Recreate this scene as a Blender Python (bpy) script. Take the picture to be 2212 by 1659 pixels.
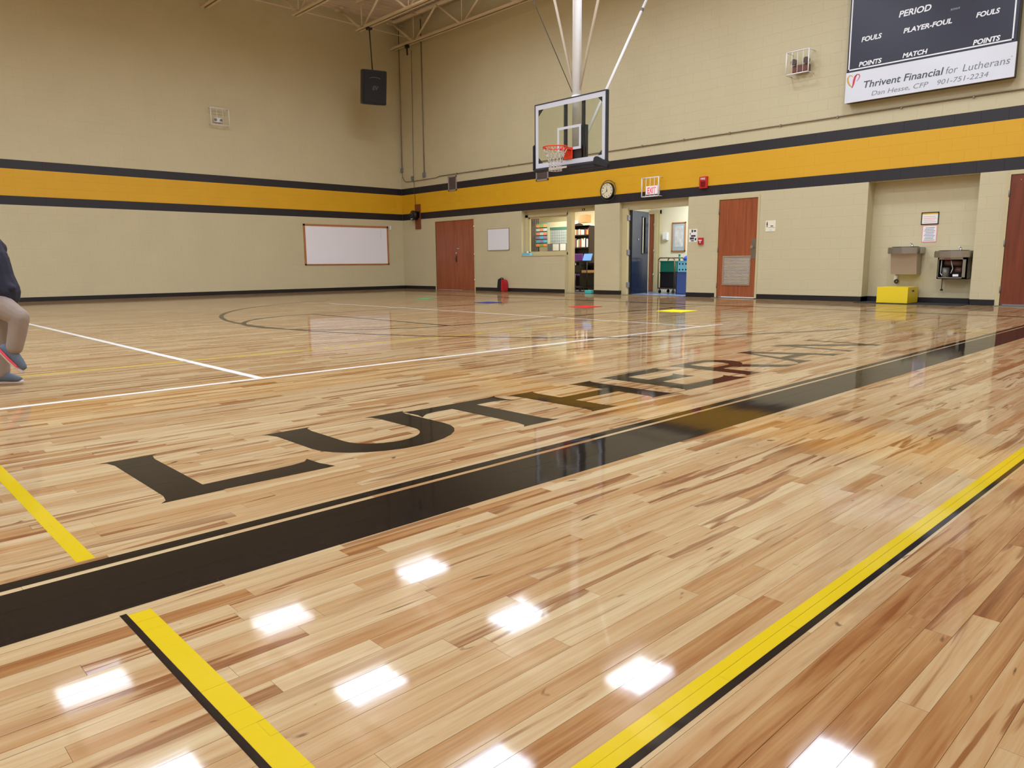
import bpy, bmesh, math, random
from mathutils import Vector, Matrix
from mathutils.geometry import tessellate_polygon

for o in list(bpy.data.objects): bpy.data.objects.remove(o)
scene = bpy.context.scene
COL = scene.collection
R = math.radians
rnd = random.Random(7)

# ------------------------------------------------------------------ camera
YAW, PITCH, ROLL, FPX = 2.3798, -0.1618, -0.0091, 1585.02
CAM = Vector((20.7395, -14.7791, 0.7811))
W, H = 2212, 1659
_r = Vector((math.sin(YAW), -math.cos(YAW), 0))
FW = Vector((math.cos(YAW)*math.cos(PITCH), math.sin(YAW)*math.cos(PITCH), math.sin(PITCH)))
_u = _r.cross(FW)
RT = _r*math.cos(ROLL) + _u*math.sin(ROLL)
UP = -_r*math.sin(ROLL) + _u*math.cos(ROLL)
cd = bpy.data.cameras.new('camera'); cam = bpy.data.objects.new('camera', cd); COL.objects.link(cam)
cd.sensor_width = 36; cd.lens = FPX/W*36; cd.clip_start = 0.02; cd.clip_end = 200
m = Matrix((RT, UP, -FW)).transposed().to_4x4(); m.translation = CAM
cam.matrix_world = m
scene.camera = cam
def px(p):
    d = Vector(p)-CAM; z = d.dot(FW)
    if z < 0.05: return None
    return (W/2+FPX*d.dot(RT)/z, H/2-FPX*d.dot(UP)/z)

# ------------------------------------------------------------------ world, view
w = bpy.data.worlds.new('world'); scene.world = w; w.use_nodes = True
w.node_tree.nodes['Background'].inputs[0].default_value = (0.75, 0.85, 1.0, 1)
w.node_tree.nodes['Background'].inputs[1].default_value = 0.3
vs = scene.view_settings
vs.view_transform = 'Standard'; vs.look = 'None'; vs.gamma = 1; vs.use_curve_mapping = False
vs.exposure = -0.38
LAMP_POWER = 125.0          # watts of one ceiling light of the gym

# ------------------------------------------------------------------ materials
def s2l(c):
    c /= 255.0
    return c/12.92 if c <= 0.04045 else ((c+0.055)/1.055)**2.4
def C(r, g, b): return (s2l(r), s2l(g), s2l(b), 1)
MATS = {}
def mat(name, col, rough=0.5, metal=0.0, spec=0.5, emit=None, noise=0.0, nscale=8, bump=0.0, bscale=60, ior=1.5):
    if name in MATS: return MATS[name]
    M = bpy.data.materials.new(name); M.use_nodes = True; nt = M.node_tree; N = nt.nodes; L = nt.links
    b = N['Principled BSDF']
    b.inputs['Base Color'].default_value = col; b.inputs['Roughness'].default_value = rough
    b.inputs['Metallic'].default_value = metal; b.inputs['Specular IOR Level'].default_value = spec; b.inputs['IOR'].default_value = ior
    if emit: b.inputs['Emission Color'].default_value = emit[0]; b.inputs['Emission Strength'].default_value = emit[1]
    if noise or bump:
        tc = N.new('ShaderNodeTexCoord')
    if noise:
        n = N.new('ShaderNodeTexNoise'); n.inputs['Scale'].default_value = nscale; n.inputs['Detail'].default_value = 4
        L.new(tc.outputs['Object'], n.inputs['Vector'])
        mr = N.new('ShaderNodeMapRange'); mr.inputs['From Min'].default_value = .3; mr.inputs['From Max'].default_value = .7
        mr.inputs['To Min'].default_value = 1-noise; mr.inputs['To Max'].default_value = 1+noise*.6
        L.new(n.outputs['Fac'], mr.inputs['Value'])
        mx = N.new('ShaderNodeVectorMath'); mx.operation = 'SCALE'; mx.inputs[0].default_value = col[:3]
        L.new(mr.outputs[0], mx.inputs['Scale']); L.new(mx.outputs[0], b.inputs['Base Color'])
    if bump:
        n2 = N.new('ShaderNodeTexNoise'); n2.inputs['Scale'].default_value = bscale; n2.inputs['Detail'].default_value = 3
        L.new(tc.outputs['Object'], n2.inputs['Vector'])
        bp = N.new('ShaderNodeBump'); bp.inputs['Strength'].default_value = bump; bp.inputs['Distance'].default_value = 0.004
        L.new(n2.outputs['Fac'], bp.inputs['Height']); L.new(bp.outputs['Normal'], b.inputs['Normal'])
    MATS[name] = M
    return M

CREAM = mat('wall_cream', C(198, 186, 149), .55, noise=.03, nscale=1.3, bump=.15, bscale=90)
YELLOW = mat('wall_yellow', C(216, 162, 18), .5, noise=.03, nscale=1.5, bump=.15, bscale=90)
BLACK = mat('wall_black', C(30, 26, 31), .45, bump=.15, bscale=90)
RUBBER = mat('base_rubber', C(22, 20, 24), .4)
FRAME = mat('frame_cream', C(196, 182, 138), .35)
WHITE = mat('white_paint', C(232, 230, 226), .4)
OFFWHITE = mat('offwhite_paint', C(222, 212, 192), .45)
STEELP = mat('joist_paint', C(232, 212, 180), .5, noise=.06, nscale=3)
DECKM = mat('deck_paint', C(232, 212, 192), .6, noise=.05, nscale=2)
STAIN = mat('stainless', C(170, 168, 166), .28, metal=1)
STAINB = mat('brushed_panel', C(176, 160, 138), .45, metal=.6)
CHROME = mat('chrome', C(215, 215, 215), .12, metal=1)
GREYP = mat('grey_paint', C(120, 118, 118), .5)
CONDUIT = mat('conduit_grey', C(140, 126, 108), .5, metal=.3)
DKMETAL = mat('dark_metal', C(48, 50, 56), .4)
BLKPL = mat('black_plastic', C(18, 17, 19), .4)
BLKRUB = mat('black_padding', C(30, 28, 32), .6)
ORANGE = mat('rim_orange', C(226, 62, 30), .35)
RED = mat('red_plastic', C(190, 26, 34), .4)
REDB = mat('red_print', C(228, 60, 78), .5)
NET = mat('net_cord', C(200, 190, 182), .7)
SIGNW = mat('sign_white', C(226, 226, 228), .35)
NAVY = mat('board_navy', C(22, 25, 46), .3)
LETW = mat('letter_white', C(232, 232, 232), .5)
LETG = mat('letter_grey', C(70, 76, 84), .5)
LETL = mat('letter_light_grey', C(120, 124, 130), .5)
GOLD = mat('logo_gold', C(206, 160, 70), .4)
LOGR = mat('logo_red', C(200, 50, 66), .4)
PAPER = mat('paper', C(236, 232, 226), .7)
INK = mat('ink', C(60, 58, 60), .7)
PINK = mat('pink_paper', C(232, 150, 150), .7)
YPAPER = mat('gold_strip', C(222, 178, 40), .6)
CARDB = mat('cardboard', C(186, 140, 92), .7)
BOXY = mat('step_yellow', C(232, 202, 24), .4)
TEAL = mat('teal_plastic', C(70, 190, 180), .45)
LBLUE = mat('light_blue', C(120, 190, 212), .5)
GREEN = mat('green_plastic', C(20, 110, 84), .45)
BLUE = mat('blue_plastic', C(52, 92, 190), .45)
PURPLE = mat('purple_fabric', C(110, 50, 150), .6)
HAIRM = mat('hair_brown', C(50, 34, 24), .6)
SKIN = mat('skin', C(206, 160, 130), .5)
KHAKI = mat('khaki_cloth', C(146, 130, 118), .8, noise=.08, nscale=12)
SHIRT = mat('navy_cloth', C(26, 26, 44), .8)
SHOE = mat('shoe_grey', C(84, 94, 108), .6)
SOLE = mat('shoe_sole', C(206, 186, 178), .6)
CARPET = mat('office_carpet', C(62, 56, 56), .9)
HALLFL = mat('hall_tile', C(120, 134, 168), .25)  # blue tint of daylight on the floor is put into this colour
ROOMW = mat('room_wall', C(232, 222, 190), .6)
DARKWOOD = mat('dark_wood', C(34, 22, 22), .4)
CURTAIN = mat('curtain_grey', C(104, 94, 88), .9, noise=.35, nscale=40)

def wood_mat(name, c1, c2, rough=.3, sx=30, sz=1.5):
    M = bpy.data.materials.new(name); M.use_nodes = True; nt = M.node_tree; N = nt.nodes; L = nt.links
    b = N['Principled BSDF']; b.inputs['Roughness'].default_value = rough
    tc = N.new('ShaderNodeTexCoord'); mp = N.new('ShaderNodeMapping'); mp.inputs['Scale'].default_value = (sx, sx, sz)
    n = N.new('ShaderNodeTexNoise'); n.inputs['Scale'].default_value = 1; n.inputs['Detail'].default_value = 5; n.inputs['Distortion'].default_value = .6
    cr = N.new('ShaderNodeValToRGB'); cr.color_ramp.elements[0].color = c1; cr.color_ramp.elements[1].color = c2
    cr.color_ramp.elements[0].position = .3; cr.color_ramp.elements[1].position = .7
    L.new(tc.outputs['Object'], mp.inputs['Vector']); L.new(mp.outputs[0], n.inputs['Vector']); L.new(n.outputs['Fac'], cr.inputs[0]); L.new(cr.outputs[0], b.inputs['Base Color'])
    return M
DOORW = wood_mat('door_veneer', C(134, 68, 40), C(164, 88, 52), .3, 22, 1.2)
OAKT = wood_mat('oak_trim', C(166, 104, 58), C(190, 124, 72), .4, 40, 3)
BOARDW = wood_mat('stained_board', C(110, 52, 30), C(136, 68, 38), .4, 40, 3)

def glass_mat(name, tint, refl=.5, rough=.02):
    M = bpy.data.materials.new(name); M.use_nodes = True; nt = M.node_tree; N = nt.nodes; L = nt.links
    N.clear(); out = N.new('ShaderNodeOutputMaterial'); t = N.new('ShaderNodeBsdfTransparent'); g = N.new('ShaderNodeBsdfGlossy')
    t.inputs[0].default_value = tint; g.inputs['Roughness'].default_value = rough
    lw = N.new('ShaderNodeLayerWeight'); lw.inputs['Blend'].default_value = .5
    pw = N.new('ShaderNodeMath'); pw.operation = 'POWER'; L.new(lw.outputs['Facing'], pw.inputs[0]); pw.inputs[1].default_value = 5
    f = N.new('ShaderNodeMath'); f.operation = 'MULTIPLY_ADD'; L.new(pw.outputs[0], f.inputs[0]); f.inputs[1].default_value = .5; f.inputs[2].default_value = .025
    mm = N.new('ShaderNodeMixShader'); L.new(f.outputs[0], mm.inputs[0]); L.new(t.outputs[0], mm.inputs[1]); L.new(g.outputs[0], mm.inputs[2]); L.new(mm.outputs[0], out.inputs[0])
    return M
GLASS = glass_mat('backboard_glass', (.935, .965, .935, 1))
PANE = glass_mat('window_glass', (.95, .97, .95, 1))

# gym floor: maple strips, per strip colour attribute pc = (tone, seed, heartwood)
def maple():
    M = bpy.data.materials.new('maple_strip'); M.use_nodes = True; nt = M.node_tree; N = nt.nodes; L = nt.links
    b = N['Principled BSDF']
    at = N.new('ShaderNodeAttribute'); at.attribute_name = 'pc'
    sp = N.new('ShaderNodeSeparateColor'); L.new(at.outputs['Color'], sp.inputs[0])
    tc = N.new('ShaderNodeTexCoord')
    sd = N.new('ShaderNodeMath'); sd.operation = 'MULTIPLY'; sd.inputs[1].default_value = 97.0; L.new(sp.outputs[1], sd.inputs[0])
    cv = N.new('ShaderNodeCombineXYZ'); L.new(sd.outputs[0], cv.inputs[2]); L.new(sd.outputs[0], cv.inputs[0])
    def noise(sx, sy, det, dist=0.0):
        mp = N.new('ShaderNodeMapping'); mp.inputs['Scale'].default_value = (sx, sy, 1)
        L.new(tc.outputs['Object'], mp.inputs['Vector'])
        ad = N.new('ShaderNodeVectorMath'); L.new(mp.outputs[0], ad.inputs[0]); L.new(cv.outputs[0], ad.inputs[1])
        n = N.new('ShaderNodeTexNoise'); n.inputs['Scale'].default_value = 1; n.inputs['Detail'].default_value = det; n.inputs['Distortion'].default_value = dist
        L.new(ad.outputs[0], n.inputs['Vector']); return n.outputs['Fac']
    def mth(op, a, c, clamp=False):
        k = N.new('ShaderNodeMath'); k.operation = op; k.use_clamp = clamp
        for i, v in enumerate((a, c)):
            if isinstance(v, (int, float)): k.inputs[i].default_value = v
            else: L.new(v, k.inputs[i])
        return k.outputs[0]
    grain = noise(85, 2.4, 6, .5)
    broad = noise(18, 1.1, 3, .9)
    fig = noise(13, .9, 3, 1.8)
    rings = mth('SINE', mth('MULTIPLY', fig, 55.0), 0)
    tone = mth('ADD', sp.outputs[0], mth('MULTIPLY', mth('SUBTRACT', grain, .5), .48))
    tone = mth('ADD', tone, mth('MULTIPLY', rings, .035))
    tone = mth('ADD', tone, mth('MULTIPLY', mth('SUBTRACT', broad, .5), .62), True)
    cr = N.new('ShaderNodeValToRGB'); e = cr.color_ramp.elements
    e[0].position = 0; e[0].color = C(184, 161, 122)
    e[1].position = 1; e[1].color = C(108, 64, 32)
    for p_, c_ in ((.25, C(172, 142, 102)), (.5, C(160, 121, 78)), (.75, C(138, 92, 52))):
        k = e.new(p_); k.color = c_
    L.new(tone, cr.inputs[0])
    # heartwood streaks with soft curved edges
    hw = noise(12, .8, 4, 1.8)
    hm = N.new('ShaderNodeMapRange'); hm.interpolation_type = 'SMOOTHSTEP'; L.new(hw, hm.inputs[0]); hm.inputs[1].default_value = .525; hm.inputs[2].default_value = .60
    hf = mth('MULTIPLY', mth('MULTIPLY', hm.outputs[0], sp.outputs[2]), mth('ADD', .35, grain), True)
    mx = N.new('ShaderNodeMix'); mx.data_type = 'RGBA'; L.new(hf, mx.inputs[0]); L.new(cr.outputs[0], mx.inputs[6]); mx.inputs[7].default_value = C(116, 67, 34)
    # dark mineral lines and knots
    dk = noise(52, 1.7, 3, 1.3)
    dm = N.new('ShaderNodeMapRange'); L.new(dk, dm.inputs[0]); dm.inputs[1].default_value = .70; dm.inputs[2].default_value = .77
    kn = noise(26, 7, 2, 1.0)
    km = N.new('ShaderNodeMapRange'); L.new(kn, km.inputs[0]); km.inputs[1].default_value = .71; km.inputs[2].default_value = .77
    df = mth('MULTIPLY', mth('MAXIMUM', dm.outputs[0], km.outputs[0]), .8)
    m2 = N.new('ShaderNodeMix'); m2.data_type = 'RGBA'; L.new(df, m2.inputs[0]); L.new(mx.outputs[2], m2.inputs[6]); m2.inputs[7].default_value = C(76, 48, 32)
    L.new(m2.outputs[2], b.inputs['Base Color'])
    gloss(N, L, b, tc)
    return M
def gloss(N, L, b, tc):
    # clear floor finish: matt base under a reflecting film
    b.inputs['Roughness'].default_value = .5; b.inputs['Specular IOR Level'].default_value = 0
    mp = N.new('ShaderNodeMapping'); mp.inputs['Scale'].default_value = (26, 3, 1); L.new(tc.outputs['Object'], mp.inputs['Vector'])
    n = N.new('ShaderNodeTexNoise'); n.inputs['Scale'].default_value = 1; n.inputs['Detail'].default_value = 2
    L.new(mp.outputs[0], n.inputs['Vector'])
    bp = N.new('ShaderNodeBump'); bp.inputs['Strength'].default_value = .5; bp.inputs['Distance'].default_value = .00014
    L.new(n.outputs['Fac'], bp.inputs['Height'])
    gl = N.new('ShaderNodeBsdfGlossy'); gl.inputs['Roughness'].default_value = .055; L.new(bp.outputs['Normal'], gl.inputs['Normal'])
    fr = N.new('ShaderNodeFresnel'); fr.inputs['IOR'].default_value = 1.5; L.new(bp.outputs['Normal'], fr.inputs['Normal'])
    k_ = N.new('ShaderNodeMath'); k_.operation = 'MULTIPLY'; L.new(fr.outputs[0], k_.inputs[0]); k_.inputs[1].default_value = .80
    ms = N.new('ShaderNodeMixShader'); L.new(k_.outputs[0], ms.inputs[0]); L.new(b.outputs[0], ms.inputs[1]); L.new(gl.outputs[0], ms.inputs[2])
    L.new(ms.outputs[0], N['Material Output'].inputs[0])
def paint_mat(name, col):
    M = bpy.data.materials.new(name); M.use_nodes = True; nt = M.node_tree; b = nt.nodes['Principled BSDF']
    b.inputs['Base Color'].default_value = col
    gloss(nt.nodes, nt.links, b, nt.nodes.new('ShaderNodeTexCoord'))
    return M
MAPLE = maple()
PBLACK = paint_mat('court_black', C(32, 26, 22))
PYEL = paint_mat('court_yellow', C(196, 168, 26))
PWHITE = paint_mat('court_white', C(236, 234, 230))

# ------------------------------------------------------------------ mesh helpers
class MB:
    def __init__(s): s.bm = bmesh.new()
    def box(s, x0, x1, y0, y1, z0, z1, bev=0.0):
        v = [s.bm.verts.new(p) for p in ((x0,y0,z0),(x1,y0,z0),(x1,y1,z0),(x0,y1,z0),(x0,y0,z1),(x1,y0,z1),(x1,y1,z1),(x0,y1,z1))]
        fs = [s.bm.faces.new([v[i] for i in f]) for f in ((0,3,2,1),(4,5,6,7),(0,1,5,4),(1,2,6,5),(2,3,7,6),(3,0,4,7))]
        if bev:
            es = {e for f in fs for e in f.edges}
            bmesh.ops.bevel(s.bm, geom=list(es), offset=bev, segments=2, affect='EDGES', profile=.6)
        return s
    def tube(s, a, b, r, n=10, r2=None):
        a, b = Vector(a), Vector(b); r2 = r if r2 is None else r2
        d = (b-a).normalized(); q = d.orthogonal().normalized(); k = d.cross(q)
        A = []; B = []
        for i in range(n):
            t = 2*math.pi*i/n; o = q*math.cos(t)+k*math.sin(t)
            A.append(s.bm.verts.new(a+o*r)); B.append(s.bm.verts.new(b+o*r2))
        for i in range(n):
            j = (i+1) % n; f = s.bm.faces.new((A[i], A[j], B[j], B[i])); f.smooth = True
        s.bm.faces.new(A[::-1]); s.bm.faces.new(B)
        return s
    def path(s, pts, r, n=8):
        for a, b in zip(pts, pts[1:]): s.tube(a, b, r, n)
        return s
    def torus(s, c, R_, r, ax='z', n=36, k=8, sq=1.0):
        rings = []
        for i in range(n):
            t = 2*math.pi*i/n; ring = []
            for j in range(k):
                p = 2*math.pi*j/k; rr = R_+r*math.cos(p); q = (rr*math.cos(t), rr*math.sin(t)*sq, r*math.sin(p))
                if ax == 'y': q = (q[0], q[2], q[1])
                if ax == 'x': q = (q[2], q[0], q[1])
                ring.append(s.bm.verts.new(Vector(c)+Vector(q)))
            rings.append(ring)
        for i in range(n):
            for j in range(k):
                f = s.bm.faces.new((rings[i][j], rings[(i+1) % n][j], rings[(i+1) % n][(j+1) % k], rings[i][(j+1) % k])); f.smooth = True
        return s
    def disc(s, c, r, ax='y', th=.01, n=32):
        d = {'y': Vector((0, 1, 0)), 'z': Vector((0, 0, 1)), 'x': Vector((1, 0, 0))}[ax]
        return s.tube(Vector(c)-d*th/2, Vector(c)+d*th/2, r, n)
    def prism(s, poly, f0, f1):
        # poly: 2D list, f0/f1: map (a,b)->3D point for the two caps
        A = [s.bm.verts.new(f0(*p)) for p in poly]; B = [s.bm.verts.new(f1(*p)) for p in poly]
        n = len(poly)
        for i in range(n): s.bm.faces.new((A[i], A[(i+1) % n], B[(i+1) % n], B[i]))
        s.bm.faces.new(A[::-1]); s.bm.faces.new(B)
        return s
    def build(s, name, material, parent=None, smooth=False):
        bmesh.ops.recalc_face_normals(s.bm, faces=s.bm.faces)
        me = bpy.data.meshes.new(name); s.bm.to_mesh(me); s.bm.free()
        me.materials.append(material)
        o = bpy.data.objects.new(name, me); COL.objects.link(o)
        if parent: o.parent = parent; o.matrix_parent_inverse = parent.matrix_world.inverted() if False else Matrix.Translation(-parent.location)
        return o
def B_(name, material, parent, *a, bev=0.0): return MB().box(*a, bev=bev).build(name, material, parent)
def pydata(name, verts, faces, material, parent=None):
    me = bpy.data.meshes.new(name); me.from_pydata(verts, [], faces); me.materials.append(material)
    o = bpy.data.objects.new(name, me); COL.objects.link(o)
    if parent: o.parent = parent; o.matrix_parent_inverse = Matrix.Translation(-parent.location)
    return o
def tag(o, label=None, cat=None, group=None, kind=None):
    if label: o['label'] = label
    if cat: o['category'] = cat
    if group: o['group'] = group
    if kind: o['kind'] = kind
    return o
def thing(name, label, cat, loc=(0, 0, 0), group=None, kind=None):
    o = bpy.data.objects.new(name, None); COL.objects.link(o); o.location = loc; o.empty_display_size = .1
    return tag(o, label, cat, group, kind)
def text(name, s, size, material, parent, loc, rot=(math.pi/2, 0, 0), shear=0.0, off=0.0, align='LEFT', sx=1.0, width=None):
    cu = bpy.data.curves.new('t', 'FONT'); cu.body = s; cu.size = size; cu.shear = shear; cu.offset = off; cu.align_x = align; cu.resolution_u = 3
    t = bpy.data.objects.new('t', cu); COL.objects.link(t)
    dg = bpy.context.evaluated_depsgraph_get(); me = bpy.data.meshes.new_from_object(t.evaluated_get(dg))
    bpy.data.objects.remove(t); bpy.data.curves.remove(cu)
    if width:
        xs = [v.co.x for v in me.vertices]; sx = width/(max(xs)-min(xs))
    for v in me.vertices: v.co.x *= sx
    M4 = Matrix.Translation(Vector(loc)) @ Matrix.Rotation(rot[2], 4, 'Z') @ Matrix.Rotation(rot[0], 4, 'X')
    me.transform(M4); me.materials.clear(); me.materials.append(material); me.name = name
    o = bpy.data.objects.new(name, me); COL.objects.link(o)
    if parent: o.parent = parent; o.matrix_parent_inverse = Matrix.Translation(-parent.location)
    return o

# ================================================================== FLOOR
PW = 0.0535; XMAX, YMIN, ZTOP = 23.5, -27.0, 8.45
floor = tag(B_('floor', mat('subfloor', C(70, 46, 28), .7), None, 0, XMAX, YMIN, 0, -.15, -.012), 'glossy maple strip gym floor with painted court lines', kind='structure')
rows = {}
seam0 = 20.0695 - PW*int(20.0695/PW)
k0 = -1
def rowx(k): return seam0 + k*PW
def tone():
    t = rnd.random()
    if t < .35: return rnd.uniform(.05, .22)
    if t < .88: return rnd.uniform(.18, .44)
    return rnd.uniform(.42, .66)
k = -1
while rowx(k) < XMAX:
    xa, xb = max(0, rowx(k)), min(XMAX, rowx(k+1))
    y = YMIN - rnd.uniform(0, .8); lst = []
    while y < 0:
        Ln = rnd.choice((rnd.uniform(.22, .6), rnd.uniform(.4, 1.0), rnd.uniform(.5, 1.5)))
        ya, yb = max(YMIN, y), min(0, y+Ln)
        if yb-ya > .02 and xb-xa > .004:
            tn = tone() + (.24 if xa > 20.1 else 0)
            lst.append((xa, xb, ya, yb, rnd.gauss(0, .0018), rnd.gauss(0, .00035), (tn, rnd.random(), rnd.uniform(.7, 1.0) if rnd.random() < .5 else rnd.uniform(0, .35))))
        y += Ln
    rows[k] = lst; k += 1
def plank_z(p, x, y): return p[4]*(x-(p[0]+p[1])/2) + max(-.0002, min(.0002, p[5]*(y-(p[2]+p[3])/2)))
def pxarea(c):
    q = [px(v) for v in c]
    if any(v is None for v in q): return 0
    cx = sum(v[0] for v in q)/4; cy = sum(v[1] for v in q)/4
    if not (-60 < cx < W+60 and -40 < cy < H+120): return 0
    q = [(min(max(v[0], 0), W), min(max(v[1], 0), H)) for v in q]
    return abs(sum(q[i][0]*q[(i+1) % 4][1]-q[(i+1) % 4][0]*q[i][1] for i in range(4)))/2
allp = [p for k in rows for p in rows[k]]
near = [p for p in allp if p[0] > 14 and p[3] > -15.6]
near.sort(key=lambda p: -pxarea(((p[0], p[2], 0), (p[1], p[2], 0), (p[1], p[3], 0), (p[0], p[3], 0))))
top = set(id(p) for p in near[:300])
GAP = .00032; CH = .0006
def plank_geo(p, V, F, A):
    xa, xb, ya, yb = p[0]+GAP, p[1]-GAP, p[2]+GAP, p[3]-GAP; n = len(V)
    for x, y in ((xa, ya), (xb, ya), (xb, yb), (xa, yb)): V.append((x, y, -.011))
    for x, y in ((xa, ya), (xb, ya), (xb, yb), (xa, yb)): V.append((x, y, plank_z(p, x, y)))
    F += [(n+4, n+5, n+6, n+7), (n, n+1, n+5, n+4), (n+1, n+2, n+6, n+5), (n+2, n+3, n+7, n+6), (n+3, n, n+4, n+7)]
    A += [p[6]]*5
def plank_obj(name, ps):
    V, F, A = [], [], []
    for p in ps: plank_geo(p, V, F, A)
    o = pydata(name, V, F, MAPLE, floor)
    at = o.data.attributes.new('pc', 'FLOAT_COLOR', 'FACE')
    at.data.foreach_set('color', [c for a in A for c in (a[0], a[1], a[2], 1.0)])
    return o
for p in near[:300]: plank_obj('plank', [p])
tag(plank_obj('plank_field', [p for p in allp if id(p) not in top]), kind='stuff')

# ---- painted marks, each clipped to the strips it lies on so joints and waviness show through
def clip(poly, ax, val, keep_gt):
    out = []
    for i in range(len(poly)):
        a, b = poly[i], poly[(i+1) % len(poly)]
        ia = (a[ax] >= val) if keep_gt else (a[ax] <= val); ib = (b[ax] >= val) if keep_gt else (b[ax] <= val)
        if ia: out.append(a)
        if ia != ib:
            t = (val-a[ax])/(b[ax]-a[ax]); out.append((a[0]+t*(b[0]-a[0]), a[1]+t*(b[1]-a[1])))
    return out
def paint(name, polys, material, label, cat='floor marking', group=None, lift=.00035, seams=.12, stagger=0.0):
    V, F = [], []
    for pi, poly in enumerate(polys):
        tris = [tuple(poly)] if len(poly) <= 4 else [tuple(poly[i] for i in t) for t in tessellate_polygon([[Vector((a, b, 0)) for a, b in poly]])]
        for t in tris:
            x0, x1 = min(v[0] for v in t), max(v[0] for v in t); y0, y1 = min(v[1] for v in t), max(v[1] for v in t)
            for k in range(int((x0-seam0)/PW)-1, int((x1-seam0)/PW)+1):
                for p in rows.get(k, ()):
                    if p[3] <= y0 or p[2] >= y1 or p[1] <= x0 or p[0] >= x1: continue
                    G_ = GAP if p[6][1] < seams else -.00002          # paint bridges most joints
                    q = clip(clip(clip(clip(list(t), 0, p[0]+G_, True), 0, p[1]-G_, False), 1, p[2]+G_, True), 1, p[3]-G_, False)
                    if len(q) < 3: continue
                    ar = sum(q[i][0]*q[(i+1) % len(q)][1]-q[(i+1) % len(q)][0]*q[i][1] for i in range(len(q)))
                    if abs(ar) < 1e-8: continue
                    if ar < 0: q = q[::-1]
                    n = len(V); V += [(a, b, plank_z(p, a, b)+lift+pi*stagger) for a, b in q]; F.append(tuple(range(n, n+len(q))))
    return tag(pydata(name, V, F, material), label, cat, group)
def rect(x0, x1, y0, y1): return [(x0, y0), (x1, y0), (x1, y1), (x0, y1)]
def arc(cx, cy, r, wd, a0, a1, n=72):
    out = []
    for i in range(n):
        t0 = R(a0+(a1-a0)*i/n); t1 = R(a0+(a1-a0)*(i+1)/n)
        out.append([(cx+q*math.cos(t), cy+q*math.sin(t)) for q, t in ((r-wd/2, t0), (r+wd/2, t0), (r+wd/2, t1), (r-wd/2, t1))])
    return out
paint('side_band', [rect(18.672, 18.965, -26.5, -.6)], PBLACK, 'wide black painted band running the length of the gym floor', 'floor marking')
paint('side_stripe', [rect(18.598, 18.648, -26.5, -.6)], PBLACK, 'thin black painted stripe alongside the wide black band', 'floor marking', lift=.0004)
paint('yellow_line', [rect(20.047, 20.096, -24, -.6)], PYEL, 'long yellow floor line nearest the camera with a black edge', 'floor marking', seams=2)
paint('black_edging', [rect(20.0965, 20.113, -24, -.6)], PBLACK, 'thin black edging along the long nearest yellow line', 'floor marking')
paint('yellow_line', [rect(19.00, 20.046, -14.335, -14.286)], PYEL, 'short yellow cross line from wide black band toward the bottom of the frame')
paint('black_edging', [rect(18.99, 20.046, -14.350, -14.3355)], PBLACK, 'thin black edging on the short yellow cross line below the band')
paint('yellow_line', [rect(14.45, 18.575, -14.338, -14.292)], PYEL, 'yellow cross line ending at the thin stripe left of letter L')
paint('white_line', [rect(15.775, 15.825, -24, -6.33)], PWHITE, 'long white line running across the middle of the floor')
paint('white_line', [rect(6.8, 15.77, -6.83, -6.78)], PWHITE, 'far white end line parallel to the back wall')
paint('white_line', [rect(6.8, 15.77, -12.55, -12.49)], PWHITE, 'white cross line meeting the long white line beside the running child')
paint('yellow_line', [rect(14.37, 14.42, -24, -5.75)], PYEL, 'thin far yellow line behind the long white line')
paint('yellow_line', [rect(14.43, 18.59, -5.55, -5.50)], PYEL, 'thin far yellow line running toward the right side doors')
paint('three_point_line', arc(11.40, -4.42, 6.08, .07, 180, 345) + [rect(5.30, 5.35, -4.42, -2.3), rect(17.2, 17.255, -3.4, -2.3)][:1], PBLACK, 'black three-point arc around the basket end')
paint('free_throw_circle', arc(11.48, -8.78, 1.79, .07, 180, 360, 48), PBLACK, 'black free-throw semicircle inside the three-point arc', lift=.0004)
paint('free_throw_line', [rect(9.66, 13.31, -8.82, -8.75)], PBLACK, 'black free-throw line across the lane', lift=.00045)
paint('lane_line', [rect(13.285, 13.355, -8.75, -2.45)], PBLACK, 'right black lane line running to the baseline')
paint('lane_line', [rect(9.63, 9.70, -8.75, -2.45)], PBLACK, 'left black lane line running to the baseline')
paint('baseline', [rect(3.5, 18.55, -2.75, -2.62)], PBLACK, 'dark baseline painted near the back wall')

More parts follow.
